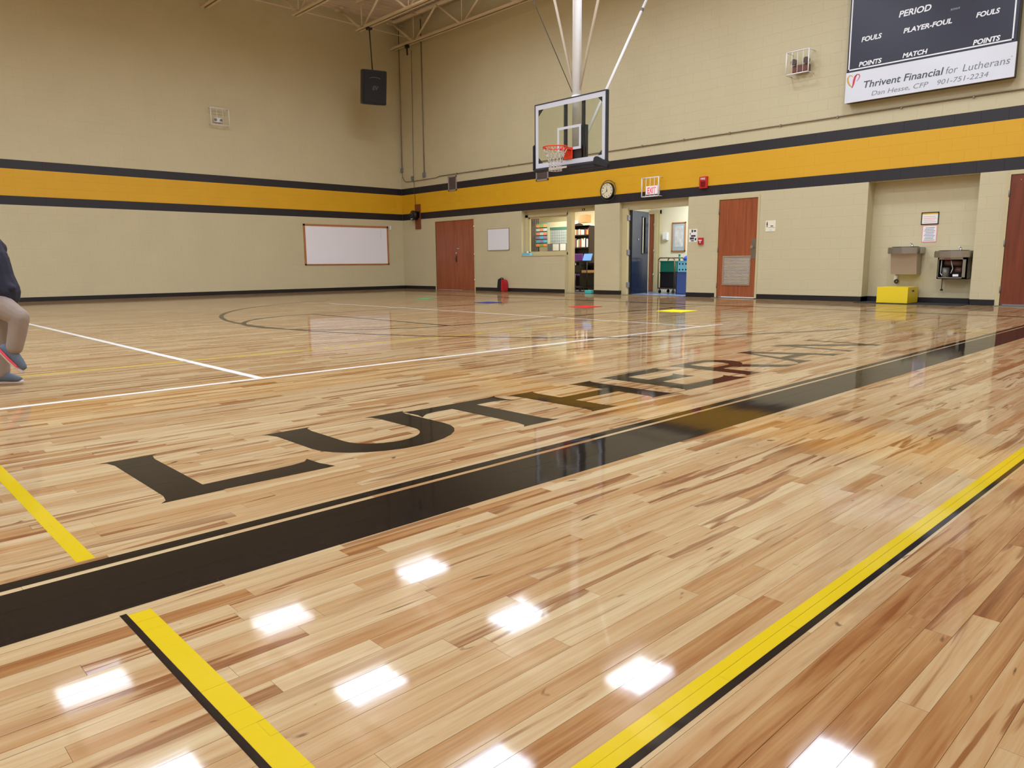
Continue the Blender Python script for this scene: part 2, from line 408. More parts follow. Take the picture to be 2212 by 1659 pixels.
# ---- LUTHERAN, flared serif capitals
def stem(uc, wd, v0, v1, f=.034, fb=None):
    fb = f if fb is None else fb; h = wd/2
    return [(uc-h-fb, v0), (uc-h-fb*.35, v0+.022), (uc-h, v0+.08), (uc-h, v1-.08), (uc-h-f*.35, v1-.022), (uc-h-f, v1),
            (uc+h+f, v1), (uc+h+f*.35, v1-.022), (uc+h, v1-.08), (uc+h, v0+.08), (uc+h+fb*.35, v0+.022), (uc+h+fb, v0)]
def el(cx, cy, rx, ry, a0, a1, n=14): return [(cx+rx*math.cos(R(a0+(a1-a0)*i/n)), cy+ry*math.sin(R(a0+(a1-a0)*i/n))) for i in range(n+1)]
G = {
 'L': (.045, [stem(.108, .15, -.01, .70), [(.12, 0), (.62, -.015), (.655, -.012), (.632, .07), (.628, .165), (.60, .132), (.54, .118), (.18, .108)]]),
 'U': (.05, [[(.685, .70), (.708, .68), (.725, .62), (.725, .30)] + el(1.09, .30, .365, .29, 180, 360)[1:] + [(1.455, .62), (1.465, .67), (1.49, .695), (1.245, .695), (1.27, .67), (1.282, .62), (1.282, .32)] + el(1.09, .32, .192, .175, 0, -180)[1:] + [(.898, .62), (.91, .68), (.935, .70)]]),
 'T': (.0, [stem(1.80, .175, 0, .66, .0, .04), [(1.455, .725), (1.475, .70), (1.478, .60), (1.462, .535), (1.49, .56), (1.53, .59), (1.60, .60), (2.0, .60), (2.07, .59), (2.11, .56), (2.135, .535), (2.118, .60), (2.12, .70), (2.14, .725), (2.08, .71), (1.52, .71)]]),
 'H': (0.0, [stem(2.30, .16, 0, .67), stem(2.86, .16, .01, .68), [(2.37, .29), (2.79, .29), (2.79, .405), (2.37, .405)]]),
 'E': (.015, [stem(3.205, .155, 0, .69, .03), [(3.27, .585), (3.66, .585), (3.73, .575), (3.785, .555), (3.765, .62), (3.76, .72), (3.72, .70), (3.64, .695), (3.24, .69)], [(3.27, .30), (3.54, .30), (3.60, .29), (3.645, .275), (3.625, .35), (3.63, .455), (3.59, .425), (3.54, .41), (3.27, .41)], [(3.24, 0), (3.72, -.005), (3.83, -.012), (3.805, .06), (3.80, .155), (3.76, .125), (3.68, .112), (3.27, .11)]]),
 'R': (.045, [stem(4.02, .155, 0, .665), [(4.02, .665)] + el(4.30, .48, .24, .185, 90, -90, 16) + [(4.07, .295), (4.07, .375)] + [(4.30, .375)] + el(4.30, .48, .085, .105, -90, 90, 10)[1:] + [(4.07, .585)], [(4.20, .33), (4.40, .31), (4.58, .08), (4.64, .03), (4.73, 0), (4.52, 0), (4.46, .03)]]),
 'A': (.065, [[(5.01, .69), (5.15, .69), (5.19, .66), (5.50, .08), (5.545, .03), (5.64, 0), (5.37, 0), (5.385, .04), (5.36, .10), (5.08, .575), (4.94, .10), (4.945, .04), (4.985, 0), (4.735, 0), (4.79, .03), (4.83, .09), (5.04, .62)], [(4.97, .19), (5.30, .19), (5.26, .275), (5.00, .275)]]),
 'N': (.09, [stem(5.82, .075, 0, .68, .045), stem(6.45, .075, 0, .695, .045), [(5.68, .69), (5.70, .67), (5.76, .63), (6.42, 0), (6.49, .0), (6.49, .10), (5.90, .665), (5.87, .69)]]),
}
ordn = {'L': 'first letter, beside the yellow cross line', 'U': 'second letter, between L and T', 'T': 'third letter, between U and H', 'H': 'fourth letter, showing a gold reflection', 'E': 'fifth letter, between H and R', 'R': 'sixth letter, beside the door reflection', 'A': 'seventh letter, between R and N', 'N': 'last letter, farthest along the band'}
for ch, (dv, polys) in G.items():
    o = paint('painted_letter', [[(18.25-(v+dv), u-14) for u, v in pl] for pl in polys], PBLACK, 'black serif capital %s painted on the floor, %s' % (ch, ordn[ch]), 'letter', 'black LUTHERAN lettering on the floor', lift=.0004, stagger=.00012)

# ================================================================== WALLS
CO = 0.205                                   # block course
def ccol(i): return BLACK if i in (11, 15) else YELLOW if i in (12, 13, 14) else CREAM
def sub_iv(iv, cuts):
    for a, b in cuts:
        n = []
        for s, e in iv:
            if b <= s or a >= e: n.append((s, e)); continue
            if a > s: n.append((s, a))
            if b < e: n.append((b, e))
        iv = n
    return iv
def block_list(u0, u1, n0, n1, openings):
    out = []
    for i in range(n0, n1):
        z0, z1 = i*CO, (i+1)*CO; BLK = .406
        off = (BLK/2 if i % 2 else 0)
        cuts = [(a, b) for a, b, c, d in openings if c < z1-.01 and d > z0+.01]
        for s, e in sub_iv([(u0, u1)], cuts):
            j = math.floor((s-off)/BLK)
            while off+j*BLK < e-.01:
                a, b = max(s, off+j*BLK), min(e, off+(j+1)*BLK); j += 1
                if b-a > .03: out.append((a, b, z0, z1, i))
    # clip blocks that straddle a lintel line
    res = []
    for a, b, z0, z1, i in out:
        for oa, ob, c, d in openings:
            pass
        res.append((a, b, z0, z1, i))
    return res
JG, JD = .0026, .0020
def block_quads(a, b, z0, z1, P):
    o = [P(u, z, JD) for u, z in ((a+JG*.3, z0+JG*.3), (b-JG*.3, z0+JG*.3), (b-JG*.3, z1-JG*.3), (a+JG*.3, z1-JG*.3))]
    i = [P(u, z, 0) for u, z in ((a+JG*1.4, z0+JG*1.4), (b-JG*1.4, z0+JG*1.4), (b-JG*1.4, z1-JG*1.4), (a+JG*1.4, z1-JG*1.4))]
    return o+i, [(4, 5, 6, 7), (0, 1, 5, 4), (1, 2, 6, 5), (2, 3, 7, 6), (3, 0, 4, 7)]
def blocks_joined(name, bl, P, parent, flip=False):
    V, F, MI = [], [], []
    idx = {CREAM: 0, YELLOW: 1, BLACK: 2}
    for a, b, z0, z1, i in bl:
        v, f = block_quads(a, b, z0, z1, P); n = len(V); V += v
        F += [tuple(n+k for k in (q[::-1] if flip else q)) for q in f]; MI += [idx[ccol(i)]]*5
    o = pydata(name, V, F, CREAM, parent); o.data.materials.append(YELLOW); o.data.materials.append(BLACK)
    o.data.polygons.foreach_set('material_index', MI)
    return tag(o, kind='stuff')
PB = lambda u, z, d: (u, d, z)
PA = lambda u, z, d: (-d, -u, z)
NC = int(ZTOP/CO)
# openings: x0, x1, z0, z1
O1 = (5.69, 8.354, 0, 11*CO); O1h = (5.69, 7.335, 5*CO-.02, 11*CO)
O2 = (9.156, 11.125, 0, 11*CO); O3 = (15.075, 16.915, 0, 11*CO)
DR1 = (1.715, 3.69, 0, 2.185); DR2 = (11.87, 12.885, 0, 2.185); DR3 = (17.30, 18.36, 0, 11*CO-.01)
ops = [(7.335, 8.354, 0, 11*CO), O1h, O2, O3, DR1, DR2, DR3]
# solid backing of the back wall, in pieces between the openings
wb = MB(); WT = .20
def wbox(x0, x1, z0, z1): wb.box(x0, x1, JD, WT, z0, z1)
cuts = sorted([(O1[0], O1[1]), (O2[0], O2[1]), (O3[0], O3[1]), (1.765, 3.64), (11.92, 12.835), (17.37, 18.29)])
x = -.2
for a, b in cuts: wbox(x, a, 0, ZTOP); x = b
wbox(x, XMAX+.2, 0, ZTOP)
for a, b in ((O1[0], O1[1]), (O2[0], O2[1]), (O3[0], O3[1])): wbox(a, b, 11*CO, ZTOP)
for a, b, z in ((1.765, 3.64, 2.134), (11.92, 12.835, 2.134), (17.37, 18.29, 2.185)): wbox(a, b, z, ZTOP)
wbox(5.69, 7.335, 0, 1.0)
wall_back = tag(wb.build('wall_back', CREAM), 'cream painted block wall with a gold band between black stripes and doors', kind='structure')
bl = block_list(0, XMAX, 0, NC, ops)
bl = [b for b in bl]
vis = sorted(bl, key=lambda b: -pxarea(((b[0], 0, b[2]), (b[1], 0, b[2]), (b[1], 0, b[3]), (b[0], 0, b[3]))))
def clear(b):   # not hidden behind scoreboard
    return not (14.6 < (b[0]+b[1])/2 < 17.4 and b[2] > 3.6)
vis = [b for b in vis if clear(b)][:300]; vid = set(vis)
cache = {}
for a, b, z0, z1, i in vis:
    key = (round(b-a, 3), ccol(i).name)
    if key not in cache:
        v, f = block_quads(0, b-a, 0, CO, PB); me = bpy.data.meshes.new('block'); me.from_pydata(v, [], f); me.materials.append(ccol(i)); cache[key] = me
    o = bpy.data.objects.new('block', cache[key]); COL.objects.link(o); o.location = (a, 0, z0); o.parent = wall_back
blocks_joined('block_field', [b for b in bl if b not in vid], PB, wall_back)
for c0, c1, m_ in ((11, 12, BLACK), (12, 15, YELLOW), (15, 16, BLACK)): B_('joint_band', m_, wall_back, 0, XMAX, JD-.0004, JD+.002, c0*CO, c1*CO)
# left wall
wall_left = tag(B_('wall_left', CREAM, None, -.2, -JD, YMIN, 0, 0, ZTOP), 'long cream block side wall with gold and black bands', kind='structure')
blocks_joined('block_field', block_list(0, -YMIN, 0, NC, []), PA, wall_left, flip=True)
for c0, c1, m_ in ((11, 12, BLACK), (12, 15, YELLOW), (15, 16, BLACK)): B_('joint_band', m_, wall_left, -JD-.002, -JD+.0004, YMIN, 0, c0*CO, c1*CO)
# walls behind the camera
wr = tag(B_('wall_right', CREAM, None, XMAX, XMAX+.2, YMIN, 0, 0, ZTOP), 'cream side wall behind the camera', kind='structure')
wf = tag(B_('wall_front', CREAM, None, 0, XMAX, YMIN-.2, YMIN, 0, ZTOP), 'cream end wall behind the camera', kind='structure')
for nm, par, bx in (('stripe', wr, (XMAX-.004, XMAX, YMIN, 0)), ('stripe', wf, (0, XMAX, YMIN, YMIN+.004))):
    B_(nm, YELLOW, par, *bx, 12*CO, 15*CO); B_(nm, BLACK, par, *bx, 11*CO, 12*CO); B_(nm, BLACK, par, *bx, 15*CO, 16*CO)
# baseboards
bbh = .1016
def bb(nm, *a): return tag(B_(nm, RUBBER, None, *a, 0.0, bbh), 'black rubber baseboard', kind='structure')
bb('baseboard_left', 0, .008, YMIN, 0)
for a, b in ((.008, 1.715), (3.69, 7.335), (8.354, 9.156), (11.125, 11.87), (12.885, 15.075), (16.915, 17.30), (18.36, XMAX)):
    bb('baseboard_back', a, b, -.008, 0)
bb('baseboard_back', 15.075, 16.915, .292, .30); bb('baseboard_back', 15.067, 15.075, -.008, .30); bb('baseboard_back', 16.915, 16.923, -.008, .30)
bb('baseboard_back', 8.346, 8.354, -.008, .12); bb('baseboard_back', 9.156, 9.164, -.008, .12)

# alcoves: back panels, jambs
B_('alcove_back', CREAM, wall_back, 15.075, 16.915, .30+JD, .40, 0, 11*CO)
blocks_joined('alcove_blocks', block_list(15.075, 16.915, 0, 11, []), lambda u, z, d: (u, .30+d, z), wall_back)
for x0, x1 in ((14.975, 15.075), (16.915, 17.015)): B_('alcove_side', CREAM, wall_back, x0, x1, .2005, .40, 0, 11*CO)
B_('alcove_soffit', CREAM, wall_back, 14.975, 17.015, .2005, .40, 11*CO+.0005, 11*CO+.1)
# alcove 1: window wall and office door head
B_('alcove_head', CREAM, wall_back, 5.69, 8.354, .19, .30, 2.135, 11*CO)
B_('alcove_head', CREAM, wall_back, 9.156, 11.125, .14, .26, 2.12, 11*CO)
B_('alcove_jamb', CREAM, wall_back, 5.56, 5.74, .19, .30, 0, 2.135)
B_('window_ledge', FRAME, wall_back, 5.69, 7.335, -.012, .30, 1.0, 1.02)

# ceiling deck (ribbed) and the framing beyond the frame
V, F = [], []; xx = -.2; n = 0; prof = []
while xx < XMAX+.2:
    prof += [(xx, ZTOP), (xx+.085, ZTOP), (xx+.1, ZTOP+.04), (xx+.137, ZTOP+.04)]; xx += .152
for a, z in prof: V += [(a, YMIN-.2, z), (a, .2, z)]
F = [(2*i, 2*i+2, 2*i+3, 2*i+1) for i in range(len(prof)-1)]
ceiling = tag(pydata('ceiling', V, F, DECKM), 'ribbed metal roof deck above open steel joists', kind='structure')
B_('roof_cap', DECKM, ceiling, -.2, XMAX+.2, YMIN-.2, .2, ZTOP+.05, ZTOP+.15)

JZ, TZ = 7.56, 8.37
def joist(parent_or_label, Y, xs, split):
    def web_nodes():
        b = 1.34; out = []
        while b < XMAX: out.append(b); b += 2.3
        return out
    bn = web_nodes(); tn = [.19] + [b+1.15 for b in bn]
    def chord(mb, z, s):
        for dy in (-.098, .018):
            mb.box(xs, XMAX-.1, Y+dy, Y+dy+.08, z, z+.008); yy = Y+dy+(.072 if dy < 0 else 0); mb.box(xs, XMAX-.1, yy, yy+.008, z, z+.085*s) if s > 0 else mb.box(xs, XMAX-.1, yy, yy+.008, z-.07, z)
        return mb
    pieces = []
    for i, b in enumerate(bn):
        pieces.append(((tn[i], Y, TZ), (b-.05, Y, JZ+.02)))
        pieces.append(((b+.05, Y, JZ+.02), (tn[i+1], Y, TZ)))
        pieces.append(((b, Y, JZ+.02), (b, Y, TZ)))
    if split:
        t = thing('roof_joist', parent_or_label, 'joist', (xs, Y, JZ), 'steel roof joists at the far corner')
        chord(MB(), JZ, 1).build('bottom_chord', STEELP, t); chord(MB(), TZ, -1).build('top_chord', STEELP, t)
        MB().box(0, .3, Y-.06, Y+.06, TZ-.01, TZ+.07).build('bearing_seat', STEELP, t)
        for i, (a, b) in enumerate(pieces):
            if a[0] > 12: continue
            r = .016 if i % 3 == 2 else .034
            MB().tube(a, b, r, 6).build('web_member', STEELP, t)
    else:
        mb = MB(); chord(mb, JZ, 1); chord(mb, TZ, -1)
        for i, (a, b) in enumerate(pieces): mb.tube(a, b, .024, 4)
        return mb.build('far_joist', STEELP, ceiling)
joist('steel roof joist closest to the back wall', -.32, .18, True)
joist('second steel roof joist, carrying the hanging loudspeaker', -2.18, 1.1, True)
joist('third steel roof joist from the back wall', -4.18, 1.1, True)
joist('leftmost steel roof joist with its end against the side wall', -6.25, .1, True)
for i in range(10): tag(joist(None, -8.25-2.0*i, .2, False), kind='stuff') if -8.25-2*i > YMIN else None
for i, (X, Z) in enumerate(((1.42, JZ+.06), (1.5, TZ-.03), (.5, TZ-.12))):
    tag(MB().tube((X, YMIN+.2, Z), (X, -.05, Z), .016, 6).build('bridging_rod', STEELP), ('dark bridging rod tying the lower joist chords together', 'bridging rod along the upper joist chords', 'thin bridging rod near the side wall under the deck')[i], 'rod', 'bridging rods between roof joists')

# ceiling lights of the gym (out of frame, seen mirrored in the floor)
def gym_light(x, y, pw):
    t = thing('ceiling_light', 'white rectangular high-bay light hung under the gym roof joists', 'light', (x, y, 7.30), 'high-bay lights over the gym floor')
    hb = MB(); hb.box(x-.5, x+.5, y-.64, y+.64, 7.40, 7.47)
    for a in ((x-.5, x-.485, y-.64, y+.64), (x+.485, x+.5, y-.64, y+.64), (x-.5, x+.5, y-.64, y-.625), (x-.5, x+.5, y+.625, y+.64)): hb.box(*a, 7.37, 7.40)
    hb.build('housing', WHITE, t)
    for dx in (-.25, .25): MB().tube((x+dx, y, 7.47), (x+dx, y, TZ), .004, 4).build('hanger', GREYP, t)
    ld = bpy.data.lights.new('lamp', 'AREA'); ld.shape = 'RECTANGLE'; ld.size = .94; ld.size_y = 1.2; ld.energy = pw; ld.color = (.81, .95, 1.17); ld.spread = R(170)
    lo = bpy.data.objects.new('lamp', ld); COL.objects.link(lo); lo.location = (0, 0, .085); lo.parent = t
    lu = bpy.data.lights.new('ceiling_fill', 'AREA'); lu.shape = 'RECTANGLE'; lu.size = .6; lu.size_y = 1.2; lu.energy = LAMP_POWER*.4; lu.color = (.84, .95, 1.14)  # upward lamp added to brighten the ceiling, not a known part of the fixture
    uo = bpy.data.objects.new('ceiling_fill', lu); COL.objects.link(uo); uo.location = (0, 0, .18); uo.rotation_euler = (math.pi, 0, 0); uo.parent = t
    B_('lens', mat('lens_lit', (1, 1, 1, 1), .5, emit=((1, .96, .9, 1), 4.0)), t, x-.47, x+.47, y-.6, y+.6, 7.388, 7.398)
for ix, x in enumerate((5.38, 9.08, 12.6, 16.46, 20.3)):
    for iy, y in enumerate((-3.55, -7.6, -11.58, -15.6, -19.6, -23.6)):
        pw = LAMP_POWER
        pw *= (.44, .78, .9, 1.0, 1.0)[ix]
        if (ix, iy) == (0, 0): pw *= 1.5
        if (ix, iy) == (1, 0): pw *= .9
        gym_light(x, y, pw)

# ================================================================== DOORS, OFFICE AND HALL
def frame(name, x0, x1, z1, wd=.05, y0=-.006, y1=.05, parent=None):
    mb = MB(); mb.box(x0-wd, x0, y0, y1, 0, z1); mb.box(x1, x1+wd, y0, y1, 0, z1); mb.box(x0-wd, x1+wd, y0, y1, z1, z1+wd)
    return mb.build(name, FRAME, parent)
def lever(x, z, y, parent, d=1):
    return MB().box(x-.025, x+.025, y-.006, y, z-.1, z+.1, .003).tube((x, y, z), (x, y-.05, z), .012).tube((x, y-.05, z), (x+d*.1, y-.05, z), .009).build('door_handle', STAIN, parent)
# double door
d1 = thing('door_1', 'brown wooden double door near the far corner', None, (2.7, .03, 0), kind='structure')
frame('door_frame', 1.765, 3.64, 2.134, parent=d1)
for x0, x1 in ((1.768, 2.700), (2.704, 3.637)): B_('leaf', DOORW, d1, x0, x1, .012, .055, .008, 2.131, bev=.002)
MB().tube((2.80, .012, 1.14), (2.80, -.012, 1.14), .022).build('lock_cylinder', CHROME, d1)
MB().box(2.81, 2.93, .004, .012, 1.27, 1.285).build('name_plate', CHROME, d1)
MB().box(2.765, 2.80, .006, .012, .86, 1.06).tube((2.782, .006, .90), (2.782, -.03, .93), .008).tube((2.782, -.03, .93), (2.782, -.03, 1.01), .008).build('door_handle', BLKPL, d1)
for z in (.25, 1.02, 1.85): MB().tube((3.643, -.004, z), (3.643, -.004, z+.11), .011).build('hinge', CHROME, d1)
# louvred door
d2 = thing('door_2', 'reddish brown door with a metal louvre and steel lock plate', None, (12.38, .03, 0), kind='structure')
frame('door_frame', 11.92, 12.835, 2.134, parent=d2)
B_('leaf', DOORW, d2, 11.923, 12.832, .008, .052, .03, 2.131, bev=.002)
lv = MB(); x0, x1, z0, z1 = 12.05, 12.72, .28, .92
for a in ((x0, x1, z0, z0+.035), (x0, x1, z1-.035, z1), (x0, x0+.035, z0+.03, z1-.03), (x1-.035, x1, z0+.03, z1-.03)): lv.box(a[0], a[1], -.008, .01, a[2], a[3])
lvo = lv.build('louvre_frame', STAINB, d2)
B_('louvre_back', mat('louvre_dark', C(70, 64, 58), .5), lvo, x0+.03, x1-.03, .005, .0075, z0+.03, z1-.03)
for i in range(18):
    z = z0+.04+i*.0315
    pydata('slat', [(x0+.033, .004, z+.022), (x1-.033, .004, z+.022), (x1-.033, -.006, z), (x0+.033, -.006, z), (x0+.033, .004, z+.025), (x1-.033, .004, z+.025), (x1-.033, -.006, z+.003), (x0+.033, -.006, z+.003)], [(0, 1, 2, 3), (7, 6, 5, 4), (3, 2, 6, 7), (1, 0, 4, 5)], STAINB, lvo)
B_('lock_plate', STAIN, d2, 12.72, 12.825, .002, .009, .85, 1.27)
MB().tube((12.755, .003, 1.10), (12.755, -.045, 1.10), .014).tube((12.755, -.045, 1.10), (12.755, -.045, 1.101), .03, 14).disc((12.755, -.05, 1.10), .03, 'y', .02).build('door_handle', CHROME, d2)
for z in (.22, 1.0, 1.82): MB().tube((11.918, -.004, z), (11.918, -.004, z+.11), .011).build('hinge', GREYP, d2)
B_('threshold', STAIN, d2, 11.87, 12.90, -.14, .05, 0.0005, .012)
# door at the right frame edge
d3 = thing('door_3', 'dark red-brown door at the right edge of the photo', None, (17.8, .03, 0), kind='structure')
frame('door_frame', 17.37, 18.29, 2.185, parent=d3)
B_('leaf', wood_mat('door_veneer_dark', C(104, 46, 28), C(126, 60, 36), .3, 22, 1.2), d3, 17.373, 18.287, .008, .052, .03, 2.182, bev=.002)
B_('threshold', STAIN, d3, 17.32, 18.40, -.16, .05, 0.0005, .012)
for z in (.22, 1.0, 1.82): MB().tube((17.366, -.004, z), (17.366, -.004, z+.11), .012).build('hinge', GREYP, d3)
lever(18.2, 1.0, .008, d3, -1)
MB().tube((17.52, .008, 2.09), (17.52, -.01, 2.09), .008).build('screw', CHROME, d3)

# office shell
B_('floor', CARPET, None, 2.8, 8.45, .2, 3.7, -.05, -.001)['kind'] = 'structure'
tag(B_('wall_office', ROOMW, None, 2.8, 8.45, 3.3, 3.4, 0, 2.7), 'pale office wall seen through the window', kind='structure')
tag(B_('wall_office', ROOMW, None, 2.7, 2.8, .2, 3.4, 0, 2.7), 'pale office side wall', kind='structure')
tag(B_('wall_partition', ROOMW, None, 8.40, 8.50, .26, 3.4, 0, 2.7), 'partition between office and hall', kind='structure')
tag(B_('ceiling', WHITE, None, 2.7, 13.4, .2, 3.4, 2.7, 2.8), 'low ceiling over the office and hall', kind='structure')
# hall shell
B_('floor', HALLFL, None, 8.50, 13.4, .12, 3.4, -.05, -.001)['kind'] = 'structure'
tag(B_('wall_hall', ROOMW, None, 8.86, 13.4, 2.2, 2.3, 0, 2.7), 'cream hall wall with a framed picture', kind='structure')
tag(B_('wall_hall', ROOMW, None, 8.50, 8.86, 2.2, 2.3, 2.13, 2.7), 'cream hall wall over the inner door', kind='structure')
tag(B_('wall_hall', ROOMW, None, 13.4, 13.5, .2, 3.4, 0, 2.7), 'far end of the hall', kind='structure')
tag(B_('threshold', STAIN, None, 9.30, 11.125, -.10, .12, .0005, .01), 'bright steel threshold under the open hall doorway', 'threshold')
# hall double-door frame
hf = thing('door_4', 'dark blue-black door with narrow pane standing open into the hall', None, (9.36, .18, 0), kind='structure')
mb = MB(); mb.box(9.156, 9.335, .10, .24, 0, 2.12); mb.box(11.06, 11.125, .16, .26, 0, 2.12); mb.box(9.156, 11.125, .14, .26, 2.075, 2.12); mb.build('door_frame', FRAME, hf)
hx, hy = 9.352, .20; ex, ey = 9.165, 1.13
dv = Vector((ex-hx, ey-hy, 0)); dl = dv.length; dv.normalize(); nv = Vector((dv.y, -dv.x, 0))
def leafbox(a, b, n0, n1, z0, z1, nm, m_, par):
    mb = MB(); o = Vector((hx, hy, 0))
    P = lambda s, n, z: o+dv*s+nv*n+Vector((0, 0, z))
    vs_ = [mb.bm.verts.new(P(s, n, z)) for z in (z0, z1) for s, n in ((a, n0), (b, n0), (b, n1), (a, n1))]
    for f in ((0,3,2,1),(4,5,6,7),(0,1,5,4),(1,2,6,5),(2,3,7,6),(3,0,4,7)): mb.bm.faces.new([vs_[i] for i in f])
    return mb.build(nm, m_, par)
DBLUE = mat('door_bluegrey', C(30, 37, 56), .14)
w0, w1, wz0, wz1 = dl*.60, dl*.80, 1.02, 1.93
lf = leafbox(0, w0, 0, .045, .012, 2.07, 'leaf', DBLUE, hf)
leafbox(w1, dl, 0, .045, .012, 2.07, 'leaf_stile', DBLUE, hf); leafbox(w0, w1, 0, .045, .012, wz0, 'leaf_rail', DBLUE, hf); leafbox(w0, w1, 0, .045, wz1, 2.07, 'leaf_rail', DBLUE, hf)
leafbox(w0, w1, .018, .026, wz0, wz1, 'pane', PANE, hf)
for a, b, z0, z1 in ((w0-.012, w0+.012, wz0, wz1), (w1-.02, w1+.008, wz0, wz1), (w0-.012, w1+.008, wz0-.015, wz0+.01), (w0-.012, w1+.008, wz1-.01, wz1+.015)): leafbox(a, b, .03, .056, z0, z1, 'pane_bead', BLKPL, hf)
leafbox(-.03, .012, -.01, .03, .01, 2.07, 'hinge_edge', BLKPL, hf)
for z in (.18, .98, 1.82): MB().box(9.315, 9.362, .09, .195, z, z+.13, .004).build('hinge', GREYP, hf)
MB().tube((ex+.02, ey-.02, .08), (ex+.06, ey-.06, 0.004), .008).tube((ex+.02, ey-.02, .08), (ex+.0, ey+.06, .004), .008).build('door_stop', BLKPL, hf)
MB().tube(Vector((hx, hy, 1.37))+dv*.34+nv*.045, Vector((hx, hy, 1.37))+dv*.34+nv*.06, .018).build('viewer', CHROME, hf)
# inner brown door and frame
d5 = thing('door_5', 'narrow brown inner door seen behind the open dark door', None, (8.7, 2.2, 0), kind='structure')
B_('leaf', DOORW, d5, 8.505, 8.70, 2.16, 2.2, .01, 2.09)
mb = MB(); mb.box(8.70, 8.80, 2.10, 2.22, 0, 2.13); mb.box(8.80, 8.86, 2.13, 2.22, 0, 2.19); mb.box(8.505, 8.86, 2.12, 2.22, 2.09, 2.19); mb.build('door_frame', FRAME, d5)
for z in (.4, 1.05, 1.75): MB().tube((8.70, 2.095, z), (8.70, 2.095, z+.1), .012).build('hinge', STAIN, d5)
# hall contents
pic = thing('framed_picture', 'tall wood-framed print with grey mat on the hall wall', 'picture', (9.43, 2.19, 1.08))
x0, x1, z0, z1 = 9.225, 9.645, 1.08, 1.84
mb = MB()
for a in ((x0, x0+.025, z0, z1), (x1-.025, x1, z0, z1), (x0, x1, z0, z0+.025), (x0, x1, z1-.025, z1)): mb.box(a[0], a[1], 2.165, 2.198, a[2], a[3])
mb.build('frame', OAKT, pic); B_('mat_board', mat('mat_grey', C(196, 202, 212), .7), pic, x0+.02, x1-.02, 2.185, 2.197, z0+.02, z1-.02)
B_('print', mat('print_pale', C(240, 228, 228), .7, noise=.2, nscale=9), pic, x0+.08, x1-.08, 2.182, 2.186, z0+.12, z1-.1)
B_('glass', PANE, pic, x0+.02, x1-.02, 2.174, 2.178, z0+.02, z1-.02)
ds = thing('paper_dispenser', 'small white box on the hall wall left of the picture', 'dispenser', (9.03, 2.19, 1.38))
B_('cover', WHITE, ds, 8.955, 9.105, 2.12, 2.20, 1.38, 1.59, bev=.012); B_('slot', GREYP, ds, 8.975, 9.085, 2.117, 2.122, 1.40, 1.412)
ct = thing('ball_cart', 'brown tube-framed rolling cart loaded with bins in the hall doorway', 'cart', (9.75, 1.3, 0))
CARTM = mat('cart_bronze', C(96, 74, 56), .4, metal=.5)
for yy in (1.2, 1.62):
    MB().path([(9.50, yy, .14), (9.50, yy, .86), (9.54, yy, .905), (9.94, yy, .905), (9.985, yy, .86), (9.985, yy, .14)], .014).build('end_frame', CARTM, ct)
MB().box(9.49, 10.0, 1.19, 1.64, .115, .15).build('deck', CARTM, ct)
for yy in (1.22, 1.6):
    for xx in (9.54, 9.95): MB().disc((xx, yy, .05), .045, 'x', .03, 14).tube((xx, yy, .05), (xx, yy, .12), .012).build('caster', BLKPL, ct)
def bin_(nm, label, m_, x0, x1, y0, y1, z0, z1, grp=None):
    t = thing(nm, label, 'bin', ((x0+x1)/2, (y0+y1)/2, z0), grp)
    mb = MB(); th = .012
    for a in ((x0, x0+th, y0, y1), (x1-th, x1, y0, y1), (x0, x1, y0, y0+th), (x0, x1, y1-th, y1)): mb.box(*a, z0, z1)
    mb.box(x0, x1, y0, y1, z0, z0+th); mb.build('tub', m_, t)
    mb = MB(); e = .015
    for a in ((x0-e, x0+th, y0-e, y1+e), (x1-th, x1+e, y0-e, y1+e), (x0, x1, y0-e, y0+th), (x0, x1, y1-th, y1+e)): mb.box(*a, z1-.02, z1)
    mb.build('rim', m_, t); return t
bin_('storage_bin', 'black storage bin on the lower deck of the rolling cart', BLKPL, 9.53, 9.96, 1.24, 1.58, .15, .54)
bin_('storage_bin', 'dark green bin stacked on top of the rolling cart', GREEN, 9.53, 9.97, 1.24, 1.58, .54, .83)
bin_('storage_bin', 'black tote standing on the hall floor behind the cart', BLKPL, 9.72, 10.12, 1.68, 2.02, 0, .50)
bin_('storage_bin', 'green bin on the black tote behind the cart', GREEN, 9.72, 10.10, 1.70, 2.0, .50, .82)
bin_('storage_bin', 'blue tall bin at the right side of the hall doorway', mat('bin_navy', C(58, 78, 128), .45), 10.17, 10.52, 1.02, 1.4, 0, .54)
tb = bin_('storage_bin', 'light blue crate with round holes on the blue bin', LBLUE, 10.17, 10.52, 1.05, 1.38, .54, .83)
for xx, zz in ((10.24, .61), (10.24, .75), (10.33, .61), (10.33, .75), (10.42, .61), (10.42, .75)): MB().disc((xx, 1.049, zz), .022, 'y', .004, 12).build('hole', BLKPL, tb)
bl_ = MB(); bmesh.ops.create_uvsphere(bl_.bm, u_segments=20, v_segments=12, radius=.17, matrix=Matrix.Translation((10.42, 1.22, .87)) @ Matrix.Diagonal((1, .9, .6, 1)))
tag(bl_.build('exercise_ball', BLUE), 'blue rounded ball sitting in the light blue crate', 'ball')
tag(MB().tube((9.93, 1.5, .80), (9.93, 1.5, .97), .022, 10).disc((9.93, 1.5, .98), .026, 'z', .03, 12).build('green_bottle', GREEN), 'small green bottle sticking out of the cart bin', 'bottle')

